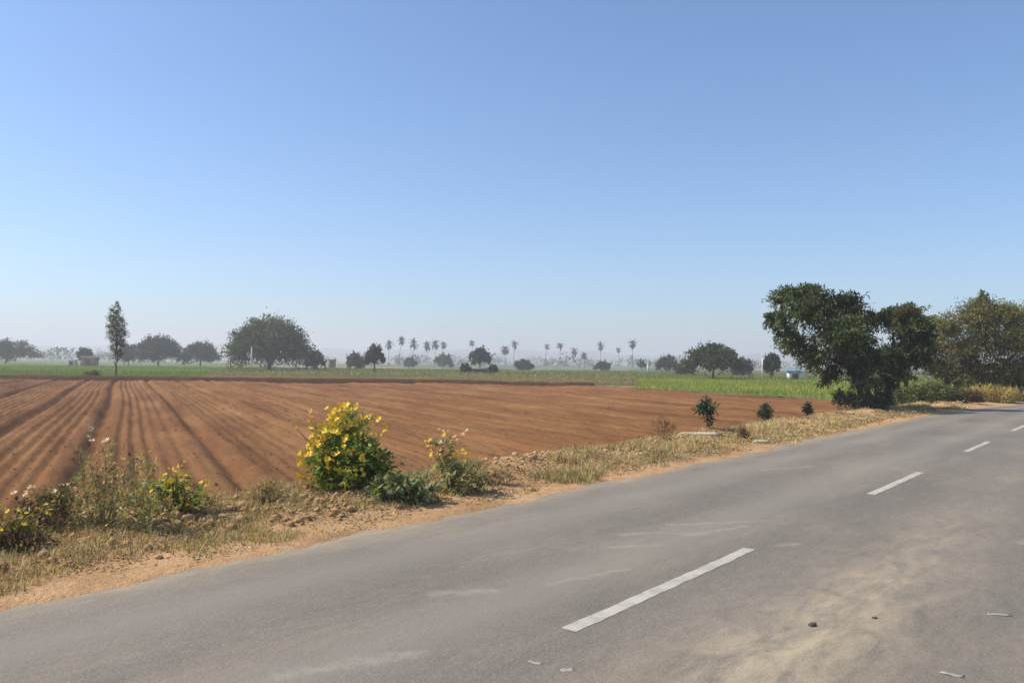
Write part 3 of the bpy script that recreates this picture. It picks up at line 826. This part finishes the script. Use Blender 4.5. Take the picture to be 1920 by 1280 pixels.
def verge_grass(name, n_tuft, per, s_rng, seed, label):
    rng = np.random.default_rng(seed)
    s = s_rng[0] + (s_rng[1] - s_rng[0]) * rng.uniform(0, 1, n_tuft * 4) ** 1.5
    tt = rng.uniform(6.5, 9.9, n_tuft * 4)
    dens = fbm(tt * .9, s * .7, 3, 101)
    keep = dens > (.36 + .30 * sstep(7.4, 6.6, tt) + .10 * sstep(8.6, 9.8, tt) + .08 * np.exp(-((s - 8.8) / 1.6) ** 2) + .16 * sstep(21, 27, s))
    s, tt = s[keep][:n_tuft], tt[keep][:n_tuft]
    n = len(s) * per
    sp = rng.uniform(.03, .09, len(s))
    s2 = np.repeat(s, per) + rng.normal(0, 1, n) * np.repeat(sp, per); t2 = np.repeat(tt, per) + rng.normal(0, 1, n) * np.repeat(sp, per)
    x, y = road_xy(t2, s2)
    z = ground_z(x, y) - .01
    hgt = np.repeat(rng.uniform(.03, .11, len(s)) * (1 + .8 * (fbm(s * .5, tt, 2, 107) > .6)), per) * rng.uniform(.6, 1.3, n)
    green = fbm(s * .55 + 9, tt * .8, 3, 103)
    straw = np.array((.56, .43, .23)); brown = np.array((.36, .25, .14)); olive = np.array((.31, .27, .12)); grn = np.array((.19, .20, .085))
    yb = sstep(12, 18, s)                                          # further along it is bleached straw
    u = rng.uniform(0, 1, len(s)) * .55 + green * .45 - .14 * yb
    c = np.where((u < .50)[:, None], straw, np.where((u < .62)[:, None], brown, np.where((u < .76)[:, None], olive, grn)))
    c = c * (1 + .25 * yb)[:, None]
    c = np.repeat(c, per, 0) * rng.uniform(.65, 1.3, (n, 1)) * (1 + rng.normal(0, .08, (n, 3)))
    V, F, C = blades(n, x, y, z, hgt, rng.uniform(.004, .010, n) * (1 + .04 * np.repeat(s.clip(0, 60), per)), rng.uniform(.1, .9, n), c.clip(.01, .9), rng)
    o = mesh_obj(name, V, F, M['grass'], cols=C)
    return tag(o, label, 'grass', kind='stuff')
verge_grass('verge_grass', 20000, 8, (-3, 42), 51, 'dry straw and olive grass covering the roadside verge')

def litter(name, n, seed, label):
    """dead leaves, bits of stalk and small creeping weeds over the verge"""
    rng = np.random.default_rng(seed)
    s = -3 + 42 * rng.uniform(0, 1, n * 3) ** 1.5; tt = rng.uniform(6.42, 10.0, n * 3)
    den = fbm(tt * 1.6 + 4, s * 1.3, 4, 111)
    k = den > .36 + .2 * sstep(6.9, 6.4, tt) + .10 * sstep(21, 27, s) + rng.normal(0, .06, n * 3)
    s, tt, den = s[k][:n], tt[k][:n], den[k][:n]; n = len(s)
    x, y = road_xy(tt, s)
    hump = .10 * sstep(.5, .75, den)
    P = np.stack([x, y, ground_z(x, y) + .004 + rng.uniform(0, 1, n) ** 2 * (.02 + hump)], 1)
    D = rand_dirs(n, rng); D[:, 2] = np.abs(D[:, 2]) * .5
    N = rand_dirs(n, rng); N[:, 2] += 1.0
    sc = rng.uniform(.6, 1.5, n) * (1 + .03 * s.clip(0, 60))
    V, F = leaf_quads(P, D, N, .030 * sc, .011 * sc)
    pal = np.array([(.52, .39, .22), (.30, .20, .11), (.60, .47, .28), (.28, .25, .11), (.19, .19, .08), (.44, .28, .16)])
    c = pal[((fbm(s * .9 + 3, tt * 1.2, 3, 115) * 1.3 + rng.normal(0, .2, n)) * 6).astype(int).clip(0, 5)] * rng.uniform(.6, 1.3, (n, 1))
    return tag(mesh_obj(name, V, F, M['grass'], cols=np.repeat(c, 4, 0)), label, 'litter', kind='stuff')
litter('verge_litter', 95000, 57, 'dead leaves and creeping weeds strewn over the verge')

def clods(name, n, xs, ys, zs, size, m, rng, label, cat):
    base = np.array([(1, 0, 0), (-1, 0, 0), (0, 1, 0), (0, -1, 0), (0, 0, 1), (0, 0, -1), (.6, .6, .5), (-.6, .5, .5), (.5, -.6, .4), (-.5, -.6, .5)], float)
    F0 = np.array([(0, 6, 8), (6, 4, 8), (6, 2, 7), (6, 7, 4), (7, 1, 9), (7, 9, 4), (9, 3, 8), (9, 8, 4), (0, 2, 6), (2, 1, 7), (1, 3, 9), (3, 0, 8), (0, 5, 2), (2, 5, 1), (1, 5, 3), (3, 5, 0)])
    V = base[None] * (1 + rng.normal(0, .22, (n, 10, 3)))
    a = rng.uniform(0, 6.28, n); ca, sa = np.cos(a)[:, None], np.sin(a)[:, None]
    sc = size[:, None] * rng.uniform(.6, 1.2, (n, 1, 3))[:, 0, :]
    V = V * sc[:, None, :] * np.array([1, 1, .7])
    V = np.stack([V[..., 0] * ca - V[..., 1] * sa, V[..., 0] * sa + V[..., 1] * ca, V[..., 2]], -1)
    V += np.stack([xs, ys, zs], 1)[:, None, :]
    F = (F0[None] + (np.arange(n) * 10)[:, None, None]).reshape(-1, 3)
    return tag(mesh_obj(name, V.reshape(-1, 3), F, m), label, cat, kind='stuff')
rng = np.random.default_rng(61)
n = 5500
s = -3 + 34 * rng.uniform(0, 1, n) ** 1.4; tt = 6.35 + 3.4 * rng.beta(2.2, 1.6, n)
x, y = road_xy(tt, s)
sz = .008 + .06 * rng.uniform(0, 1, n) ** 4
clods('soil_clods', n, x, y, ground_z(x, y) + sz * .1, sz, M['verge'], rng, 'crumbled earth clods scattered along the verge', 'soil')
n = 5000
q = rng.uniform(-9, 24, n); d = 9 + 32 * rng.uniform(0, 1, n) ** 1.3
x = rng.uniform(-.68, .45, n) * d; y = d
tt, s = road_st(x, y); okk = (tt > 9.9) & (pq(x, y)[1] < QB - 1)
x, y = x[okk], y[okk]; n = len(x)
sz = .010 + .03 * rng.uniform(0, 1, n) ** 3
clods('field_clods', n, x, y, ground_z(x, y) + sz * .05, sz, M['plough'], rng, 'reddish earth clods lying between the furrows', 'soil')

# spoil heap at the field edge
rng = np.random.default_rng(63)
n = 240
r_ = rng.normal(0, .42, (n, 2)); s = 6.1 + r_[:, 0] * 1.3; tt = 7.45 + r_[:, 1] * .8
x, y = road_xy(tt, s)
sz = .012 + .05 * rng.uniform(0, 1, n) ** 3
clods('spoil_heap', n, x, y, ground_z(x, y) + sz * .2 + .10 * np.exp(-((s - 6.1) / .5) ** 2 - ((tt - 7.45) / .35) ** 2) * rng.uniform(0, 1, n), sz, M['verge'], rng,
      'heap of broken pale earth in front of the yellow bush', 'soil')

rng = np.random.default_rng(64)
n = 1500
s = 4.0 + 19 * rng.uniform(0, 1, n) ** 1.2; tt = 8.05 + (fbm(s * .45, 0 * s + 3, 2, 21) - .5) * .9 + rng.normal(0, .28, n)
x, y = road_xy(tt, s)
sz = .014 + .075 * rng.uniform(0, 1, n) ** 3.5
clods('earth_ridge', n, x, y, ground_z(x, y) + sz * .15, sz, M['verge'], rng, 'broken pale earth lumps along the ridge at the field edge', 'soil')

# flat pale stone on the verge edge
def slab(name, x, y, rz, dims, m, label, cat, lift=0.0, seed=1):
    rng = np.random.default_rng(seed)
    nx, ny = 9, 5
    u, v_ = np.meshgrid(np.linspace(-.5, .5, nx), np.linspace(-.5, .5, ny), indexing='ij')
    wob = (fbm(u * 5 + seed, v_ * 5, 3, seed) - .5)
    sq = 1 - .25 * (2 * np.abs(u)) ** 4
    px = u * dims[0] + wob * dims[0] * .08; py = v_ * dims[1] * sq + wob * dims[1] * .2
    top = np.stack([px, py, dims[2] * (1 + wob * .5 - .35 * (np.maximum(np.abs(u), np.abs(v_)) > .49))], -1).reshape(-1, 3)
    bot = np.stack([px, py, 0 * px - dims[2] * .35], -1).reshape(-1, 3)
    f = grid_faces(nx, ny); N0 = nx * ny
    i = np.arange(N0).reshape(nx, ny)
    ring = np.concatenate([i[:-1, 0], i[-1, :-1], i[:0:-1, -1], i[0, :0:-1]])
    side = np.stack([ring, np.roll(ring, -1), np.roll(ring, -1) + N0, ring + N0], 1)
    o = mesh_obj(name, np.concatenate([top, bot]), np.concatenate([f, f[:, ::-1] + N0, side[:, ::-1]]), m)
    o.location = (x, y, gz(x, y) + lift); o.rotation_euler = (0, 0, rz)
    return tag(o, label, cat)
slab('stone_slab', 4.42, 18.75, .12, (.95, .32, .045), M['slab'], 'long pale stone slab on the verge below the nearest sapling', 'stone', .03, 3)
slab('stone_slab', 5.62, 17.95, .2, (.34, .2, .05), M['slab'], 'short pale stone slab close to the road edge', 'stone', .01, 4)
slab('stone', 2.06, 5.45, .6, (.055, .04, .022), M['stone'], 'dark stone lying on the sandy lane, larger of the pair', 'stone', .008, 5)
slab('stone', 2.56, 5.62, .2, (.034, .026, .016), M['stone'], 'small dark stone lying on the sandy lane, right of the larger', 'stone', .006, 6)
def scrap(x, y, rz, w, l, label, seed):
    rng = np.random.default_rng(seed)
    u, v_ = np.meshgrid(np.linspace(-.5, .5, 6), np.linspace(-.5, .5, 4), indexing='ij')
    wob = fbm(u * 4 + seed, v_ * 4, 3, seed)
    P = np.stack([u * l + (wob - .5) * l * .25, v_ * w * (1 - 1.2 * u ** 2) + (wob - .5) * w * .4, .002 + wob * .007 + .004 * u ** 2], -1).reshape(-1, 3)
    o = mesh_obj('paper_scrap', P, grid_faces(6, 4), M['scrap'], smooth=True)
    sol = o.modifiers.new('thickness', 'SOLIDIFY'); sol.thickness = .0015
    o.location = (x, y, gz(x, y) + .006); o.rotation_euler = (0, 0, rz)
    return tag(o, label, 'scrap', 'paper scraps on the road')
scrap(3.50, 5.74, -.2, .05, .15, 'white paper scrap on the asphalt near the right frame edge', 71)
scrap(.16, 4.73, -.5, .04, .09, 'pale paper scrap below the near dash, left one of two', 72)
scrap(.34, 4.62, .4, .05, .08, 'pale paper scrap below the near dash, right one of two', 73)
scrap(2.55, 4.62, -.5, .05, .12, 'faint paper scrap on the asphalt at the bottom right corner', 74)
scrap(-3.75, 7.0, .3, .06, .10, 'white litter scrap in the grass below the weed bush', 75)

# ------------------------------------------------------------------ crops and field-edge grass
def crop(name, n, sampler, h, w, cols, seed, label):
    rng = np.random.default_rng(seed)
    x, y = sampler(n, rng)
    n = len(x)
    z = ground_z(x, y) - .06
    cols = np.array(cols)
    pick = (fbm(x * .06, y * .10, 3, seed) * 1.6 - .3 + rng.normal(0, .18, n)).clip(0, .999) * len(cols)
    c = cols[pick.astype(int)] * rng.uniform(.7, 1.3, (n, 1)) * (1 + rng.normal(0, .07, (n, 3)))
    sc = (y / 80).clip(.6, 2.2)
    V, F, C = blades(n, x, y, z, h * rng.uniform(.6, 1.25, n), w * sc * rng.uniform(.7, 1.3, n), rng.uniform(.1, .6, n), c.clip(.01, .9), rng, True)
    return tag(mesh_obj(name, V, F, M['grass'], cols=C), label, 'crop' if 'crop' in name else 'grass', kind='stuff')
def samp_left(n, rng):
    y = FAR_Y + 1.6 + 110 * rng.uniform(0, 1, n) ** 1.9; x = rng.uniform(-140, -33, n)
    k = left_green(x, y, 0, 0) & (np.abs(x) < y * .78); return x[k], y[k]
def samp_right(n, rng):
    y = 40 + 73 * rng.uniform(0, 1, n) ** .9; x = rng.uniform(-10, 70, n)
    tt, s = road_st(x, y); q = pq(x, y)[1]
    k = (q > QB + .1) & (tt > 10.2) & ((y < 66) | (x > .157 * y)) & (np.abs(x) < y * .75); return x[k], y[k]
def samp_fallow(n, rng):
    y = FAR_Y + .2 + 46 * rng.uniform(0, 1, n) ** 1.6; x = rng.uniform(-60, 20, n)
    q = pq(x, y)[1]; k = fallow(x, y, 0, q) & ((q < QB) | (x < .157 * y)); return x[k], y[k]
def samp_mid(n, rng):
    y = 114 + 95 * rng.uniform(0, 1, n) ** 1.6; x = rng.uniform(-85, 95, n)
    k = ((y > 125) | (x > .157 * y)) & (x > -36 + (y - 78) * -.25) & (np.abs(x) < y * .72); return x[k], y[k]
crop('green_crop', 70000, samp_left, .42, .07, [(.15, .225, .045), (.20, .285, .055), (.26, .32, .07)], 81, 'bright green crop beyond the ploughed field at left')
crop('green_crop', 85000, samp_right, .40, .06, [(.19, .235, .035), (.26, .30, .045), (.34, .35, .06)], 82, 'yellow green crop right of the ploughed field')
crop('fallow_grass', 52000, samp_fallow, .20, .06, [(.19, .165, .065), (.25, .205, .09), (.32, .24, .12)], 83, 'olive fallow grass along the far edge of the ploughed field')
crop('green_crop', 40000, samp_mid, .5, .10, [(.155, .185, .05), (.21, .225, .07), (.28, .26, .10)], 84, 'mixed green crop around the trees in the middle distance')

# ------------------------------------------------------------------ trees of the plain
DK = (.054, .066, .034)
T = [
 ('dome_tree', -152.4, 240, 18, 7.4, 'low wide dark tree at the left frame edge', dict(n=5000, seed=101, tint=DK, base_frac=.15)),
 ('small_tree', -115.2, 215, 4.3, 5.0, 'small thin tree left of the brown hut', dict(n=1300, seed=102, leaf=.3, nb=10, trunk_r=.14, tint=DK)),
 ('small_tree', -109.0, 224, 5.0, 5.0, 'small dark tree behind the brown hut', dict(n=1600, seed=103, leaf=.3, nb=10, trunk_r=.14, tint=DK)),
 ('dome_tree', -99.8, 225, 13.8, 8.8, 'taller round dark tree of the pair right of the slender tree', dict(n=6500, seed=104, tint=DK, base_frac=.14)),
 ('dome_tree', -91.8, 235, 10.8, 7.3, 'lower round dark tree of the pair right of the slender tree', dict(n=5000, seed=105, tint=DK, base_frac=.12)),
 ('small_tree', -111.6, 232, 6.0, 6.2, 'dark tree behind the trunk of the slender tree', dict(n=1800, seed=106, leaf=.32, nb=12, trunk_r=.16, tint=DK)),
 ('dome_tree', -48.6, 160, 17.0, 11.0, 'largest round domed tree left of centre, in the fields', dict(n=17000, seed=107, leaf=.30, tint=(.092, .108, .042), base_frac=.10, trunk_r=.5, nb=54)),
 ('low_bush', -41.6, 168, 4.4, 4.4, 'dark bush touching the right side of the largest domed tree', dict(n=1800, seed=108, leaf=.28, base_frac=.08, nb=12, trunk_r=.14, tint=DK, cat='bush')),
 ('small_tree', -25.8, 150, 3.8, 5.1, 'small round tree on a short trunk right of the largest domed tree', dict(n=2600, seed=109, leaf=.24, base_frac=.24, nb=14, trunk_r=.2, tint=DK)),
 ('low_bush', -37.3, 190, 4.6, 4.0, 'bush just left of the small round tree', dict(n=1600, seed=110, leaf=.3, base_frac=.06, nb=10, trunk_r=.12, cat='bush')),
 ('low_bush', -38.2, 300, 5.6, 3.5, 'low bush under the leftmost palms', dict(n=1200, seed=111, leaf=.4, base_frac=.06, nb=9, trunk_r=.12, cat='bush')),
 ('low_bush', -25.7, 300, 8.0, 5.2, 'wide pale bush under the palms left of the shelter', dict(n=1800, seed=112, leaf=.4, base_frac=.06, nb=10, trunk_r=.12, tint=(.075, .085, .045), cat='bush')),
 ('small_tree', -7.6, 190, 5.3, 5.6, 'small tree rising behind the low shelter at centre', dict(n=2200, seed=113, leaf=.3, base_frac=.3, nb=12, trunk_r=.18)),
 ('low_bush', -8.6, 149, 2.2, 1.7, 'dark shrub at the left end of the low shelter', dict(n=1100, seed=114, leaf=.2, base_frac=.05, nb=8, trunk_r=.08, tint=(.055, .05, .03), cat='bush')),
 ('low_bush', -3.5, 149, 2.0, 1.5, 'dark shrub at the right end of the low shelter', dict(n=1000, seed=115, leaf=.2, base_frac=.05, nb=8, trunk_r=.08, tint=DK, cat='bush')),
 ('low_bush', 3.4, 230, 6.4, 2.9, 'wide dark bush right of the low shelter', dict(n=2000, seed=116, leaf=.32, base_frac=.05, nb=10, trunk_r=.12, tint=DK, cat='bush')),
 ('low_bush', 29.6, 260, 6.2, 2.6, 'low dark bush under the right hand palms', dict(n=1500, seed=117, leaf=.34, base_frac=.05, nb=10, trunk_r=.12, tint=DK, cat='bush')),
 ('small_tree', 42.4, 260, 2.6, 3.6, 'tiny thin tree left of the white post', dict(n=600, seed=118, leaf=.3, base_frac=.25, nb=7, trunk_r=.1, tint=DK)),
 ('small_tree', 38.8, 200, 5.6, 4.3, 'round dark tree left of the right hand domed tree', dict(n=2200, seed=119, leaf=.28, base_frac=.1, nb=12, trunk_r=.18, tint=DK)),
 ('dome_tree', 28.3, 112, 7.8, 5.0, 'domed green tree on a thin trunk in the right hand crop', dict(n=7500, seed=120, leaf=.22, base_frac=.26, trunk_r=.16, nb=26, tint=(.072, .088, .034))),
 ('low_bush', 43.4, 150, 4.4, 3.4, 'dark bush behind the right side of the right hand domed tree', dict(n=1700, seed=121, leaf=.26, base_frac=.05, nb=10, trunk_r=.12, tint=DK, cat='bush')),
 ('low_bush', 33.2, 152, 4.4, 2.9, 'dark bush behind the left side of the right hand domed tree', dict(n=1600, seed=122, leaf=.26, base_frac=.05, nb=10, trunk_r=.12, tint=DK, cat='bush')),
 ('small_tree', 37.5, 115, 2.5, 3.8, 'small oval tree beside the pale pole, left of the big acacias', dict(n=2400, seed=123, leaf=.2, base_frac=.24, nb=14, trunk_r=.11, tint=DK)),
]
for name, x, y, w, top, lab, kw in T:
    dome_tree(name, x, y, w, top, lab, **kw)

# the slender tree at the far edge of the ploughed field
rng = np.random.default_rng(131)
x, y = -39.5, 79.4
z0 = gz(x, y)
t = empty('slender_tree', (x, y, z0 - .05), 0, 'tall slender grey green tree at the far edge of the ploughed field', 'tree', 'trees on the plain')
limb(t, [(0, 0, -.1), (.1, 0, 1.5), (0, 0, 3.5), (-.15, 0, 6.8)], .15, .03, 'trunk', 'bark_pale', 8, rng, .1)
for j in range(9):
    a = j * 2.4; zz = 1.6 + .5 * j
    limb(t, [(0, 0, zz), (.45 * math.cos(a), .45 * math.sin(a), zz + .5), (.75 * math.cos(a), .75 * math.sin(a), zz + 1.0)], .04, .012, 'limb', 'bark_pale', 5, rng)
foliage('crown', t, [(-.1, 0, 6.9, .5, .5, .75), (-.35, .1, 6.0, .65, .6, .75), (.35, -.1, 5.7, .65, .6, .8), (-.45, 0, 5.0, .65, .6, .7), (.45, .1, 4.7, .75, .7, .75), (.1, -.1, 4.1, .75, .7, .7), (.55, 0, 3.6, .6, .6, .6),
                     (-.15, 0, 3.2, .5, .5, .5), (.3, .1, 2.6, .45, .45, .5), (.05, 0, 7.5, .22, .22, .4)], 5200, .17, .075, (.16, .165, .08), rng, droop=.1)
bush_thing('low_bush', -42.0, 79.8, [(-.4, 0, .4, .5, .5, .4), (.3, 0, .5, .6, .5, .45)], 'pale scrub at the foot of the slender tree', 'bush', 1500, .16, .4, (.17, .15, .075), 132, 'trees on the plain', 4)

# palms in a loose row on the skyline
def palm(x, y, top, label, seed):
    rng = np.random.default_rng(seed)
    z0 = gz(x, y); h = (top - z0) * rng.uniform(.84, 1.08)
    t = empty('palm_tree', (x, y, z0 - .15), rng.uniform(0, 6), label, 'palm', 'palms on the skyline')
    lx = rng.normal(0, .8)
    hh = h - 1.4
    limb(t, [(0, 0, -.2), (lx * .4, 0, hh * .5), (lx, 0, hh)], .13, .09, 'trunk', 'bark', 7, rng, .02)
    a = Acc(); nf = int(rng.integers(18, 36)); fs = rng.uniform(.95, 1.55); dr = rng.uniform(.12, .34)
    for i in range(nf):
        az0 = i * 2.39996; el0 = 1.45 - 2.3 * (i / nf) + rng.normal(0, .12)
        L = rng.uniform(1.7, 2.8) * fs
        k = 6; pts = []; p = np.array([lx, 0, hh]); e = el0
        for j in range(k):
            pts.append(p.copy())
            p = p + L / (k - 1) * np.array([math.cos(az0) * math.cos(e), math.sin(az0) * math.cos(e), math.sin(e)]); e -= dr
        pts = np.array(pts)
        side = np.array([-math.sin(az0), math.cos(az0), 0])
        w = np.array([.06, .34, .48, .46, .32, .04])[:, None]
        dn = np.array([0, 0, -.18]) * w / .48
        V = np.stack([pts - side * w + dn, pts, pts + side * w + dn], 1).reshape(-1, 3)
        a.raw(V, grid_faces(k, 3))
    c = a.obj('crown', M['leaf_dull'], t, cols=tints(a.n, (.05, .056, .034), rng, per=1))
PALMS = [(-59.9, 387, 11.4, 'short-headed palm at the left end of the skyline row'), (-55.8, 391, 12.3, 'second palm from the left end of the skyline row'),
 (-48.8, 390, 12.9, 'third palm from the left end of the skyline row'), (-45.1, 426, 11.2, 'fourth palm from the left in the skyline row, lower than its neighbours'), (-38.7, 401, 12.2, 'fifth palm from the left in the skyline row, left of a close pair'),
 (-41.0, 474, 12.3, 'sixth palm from the left in the skyline row, right of a close pair'), (-22.7, 465, 13.4, 'lone palm above the tree behind the low shelter'), (-3.4, 419, 11.2, 'left palm of the close pair right of the low shelter'),
 (.8, 412, 11.8, 'right palm of the close pair right of the low shelter'), (19.0, 457, 14.0, 'bushy palm standing first of three right of the wide dark bush'), (24.8, 407, 12.0, 'palm standing second of three right of the wide dark bush'), (35.2, 457, 10.9, 'shorter palm standing third of three right of the wide dark bush'),
 (35.2, 384, 7.2, 'lowest palm of the skyline row, well below the others'), (50.5, 454, 13.1, 'palm above the low dark bush, third from the right end of the row'), (63.2, 467, 13.2, 'palm second from the right end of the skyline row'), (60.8, 400, 12.5, 'palm at the right end of the skyline row')]
for i, (x, y, top, lab) in enumerate(PALMS): palm(x, y, top, lab, 200 + i)

# far tree belt that reads as one mass below the hills
rng = np.random.default_rng(151)
bl = []
for i in range(420):
    az0 = math.radians(rng.uniform(-42, 42)); d = rng.uniform(480, 1250)
    r = rng.uniform(2.8, 7.5) * (.75 + d / 1400)
    bl.append((d * math.sin(az0), d * math.cos(az0), -.6 + r * .5, r * 1.6, r * 1.2, r * .62))
V, F, C = twig_leaves(bl, 34000, 1.6, 1.1, (.05, .06, .03), rng, inner=.2)
V[:, 2] = np.maximum(V[:, 2], -.7)
tag(mesh_obj('distant_trees', V, F, M['leaf_dull'], cols=C), 'hazy belt of distant trees below the hills', 'trees', kind='stuff')

# ------------------------------------------------------------------ small buildings and posts
def hut(name, x, y, rz, w, d, h, label, wall, roof, pitch=.5, door=True):
    z = gz(x, y)
    t = empty(name, (x, y, z - .02), rz, label, 'hut', 'huts in the fields')
    a = Acc(); th = .2
    for (cx, cy, dx, dy) in ((0, d / 2 - th / 2, w, th), (-w / 2 + th / 2, 0, th, d - 2 * th - .004), (w / 2 - th / 2, 0, th, d - 2 * th - .004)): a.box((cx, cy, h / 2), (dx, dy, h))
    dw = .9
    fw = (w - dw) / 2
    for sx in (-1, 1): a.box((sx * (dw + fw) / 2, -d / 2 + th / 2, h / 2), (fw, th, h))
    a.box((0, -d / 2 + th / 2, h - .2), (dw - .004, th - .006, .4))
    wl = a.obj('wall', M[wall], t)
    b = Acc(); b.box((0, -d / 2 + th * .7, (h - .4) / 2), (dw - .02, .05, h - .42)); b.obj('door', M['door_wood'], t)
    r = Acc(); o = .25
    V = [(-w / 2 - o, -d / 2 - o, h - .05), (w / 2 + o, -d / 2 - o, h - .05), (w / 2 + o, d / 2 + o, h - .05), (-w / 2 - o, d / 2 + o, h - .05), (-w / 2 - o, 0, h + pitch), (w / 2 + o, 0, h + pitch)]
    r.raw(V, [(0, 1, 5, 4), (2, 3, 4, 5), (3, 2, 1, 0)]); r.raw(V, [(0, 4, 3), (1, 2, 5)])
    ro = r.obj('roof', M[roof], t)
    return t
hut('farm_hut', -108.6, 205, .25, 3.6, 2.8, 1.7, 'brown mud hut with thatched roof near the slender tree', 'mud_wall', 'thatch', .8)
hut('farm_shed', -112.2, 203.5, .1, 1.9, 1.6, 1.5, 'small whitewashed shed left of the brown hut', 'whitewash', 'concrete', .12)
hut('pump_house', -52.7, 234, .1, 1.9, 1.9, 2.5, 'square brown pump house right of the largest domed tree', 'mud_wall', 'door_wood', .15)
hut('farm_shed', 41.9, 118, -.2, 2.0, 1.8, 1.3, 'small white shed behind the left branches of the big acacia', 'whitewash', 'blue', .3)

# low shelter at centre: a tiled lean-to between two shrubs
z = gz(-6.2, 150)
t = empty('low_shelter', (-6.2, 150, z - .02), 0, 'low grey open shelter between two dark shrubs at centre', 'shelter')
for (px_, py_) in ((-1.5, -.6), (1.5, -.6), (-1.5, .6), (1.5, .6)):
    a = Acc(); a.tube([(px_, py_, -.1), (px_, py_, 1.0)], [.06, .055], 6); a.obj('post', M['door_wood'], t)
a = Acc(); a.box((0, 0, 1.06), (3.6, 1.7, .09)); a.obj('roof', M['concrete'], t)
a = Acc(); a.box((0, .64, .42), (2.85, .1, .84)); a.obj('back_wall', M['mud_wall'], t)

def pole(name, x, y, h, r, label, m, arm=False):
    z = gz(x, y)
    t = empty(name, (x, y, z), 0, label, 'pole' if h > 2 else 'post', None)
    a = Acc(); a.tube([(0, 0, -.3), (0, 0, h * .5), (0, 0, h)], [r, r * .9, r * .75], 8); a.obj('shaft', M[m], t, smooth=False)
    a = Acc(); a.tube([(0, 0, h), (0, 0, h + r * 1.0)], [r * 1.15, r * .5], 8); a.obj('cap', M[m], t)
pole('concrete_pole', -49.0, 150, 4.3, .17, 'pale concrete pole in front of the largest domed tree', 'concrete')
pole('concrete_pole', 36.2, 115, 3.3, .13, 'pale pole left of the small oval tree', 'whitewash')
pole('marker_post', 37.6, 220, 2.4, .22, 'white post between the thin tree and the round dark tree', 'whitewash')
pole('marker_post', -4.4, 150, 1.5, .14, 'white post at the right end of the low shelter', 'whitewash')
pole('marker_post', -50.5, 230, 1.9, .14, 'white post beside the square brown pump house', 'whitewash')

# ------------------------------------------------------------------ haze over the plain
hm = bpy.data.materials.new('haze'); hm.use_nodes = True
nt = hm.node_tree; nt.nodes.clear()
o_ = nt.nodes.new('ShaderNodeOutputMaterial'); pv = nt.nodes.new('ShaderNodeVolumePrincipled')
pv.inputs['Color'].default_value = (.90, .91, .96, 1)
pv.inputs['Density'].default_value = .00088
pv.inputs['Anisotropy'].default_value = .2
nt.links.new(pv.outputs[0], o_.inputs['Volume'])
a = Acc(); a.box((0, 0, 34.0), (14000, 14000, 72)); hz_ = a.obj('haze', hm)
tag(hz_, 'thin pale haze lying over the plain', 'haze', kind='stuff')
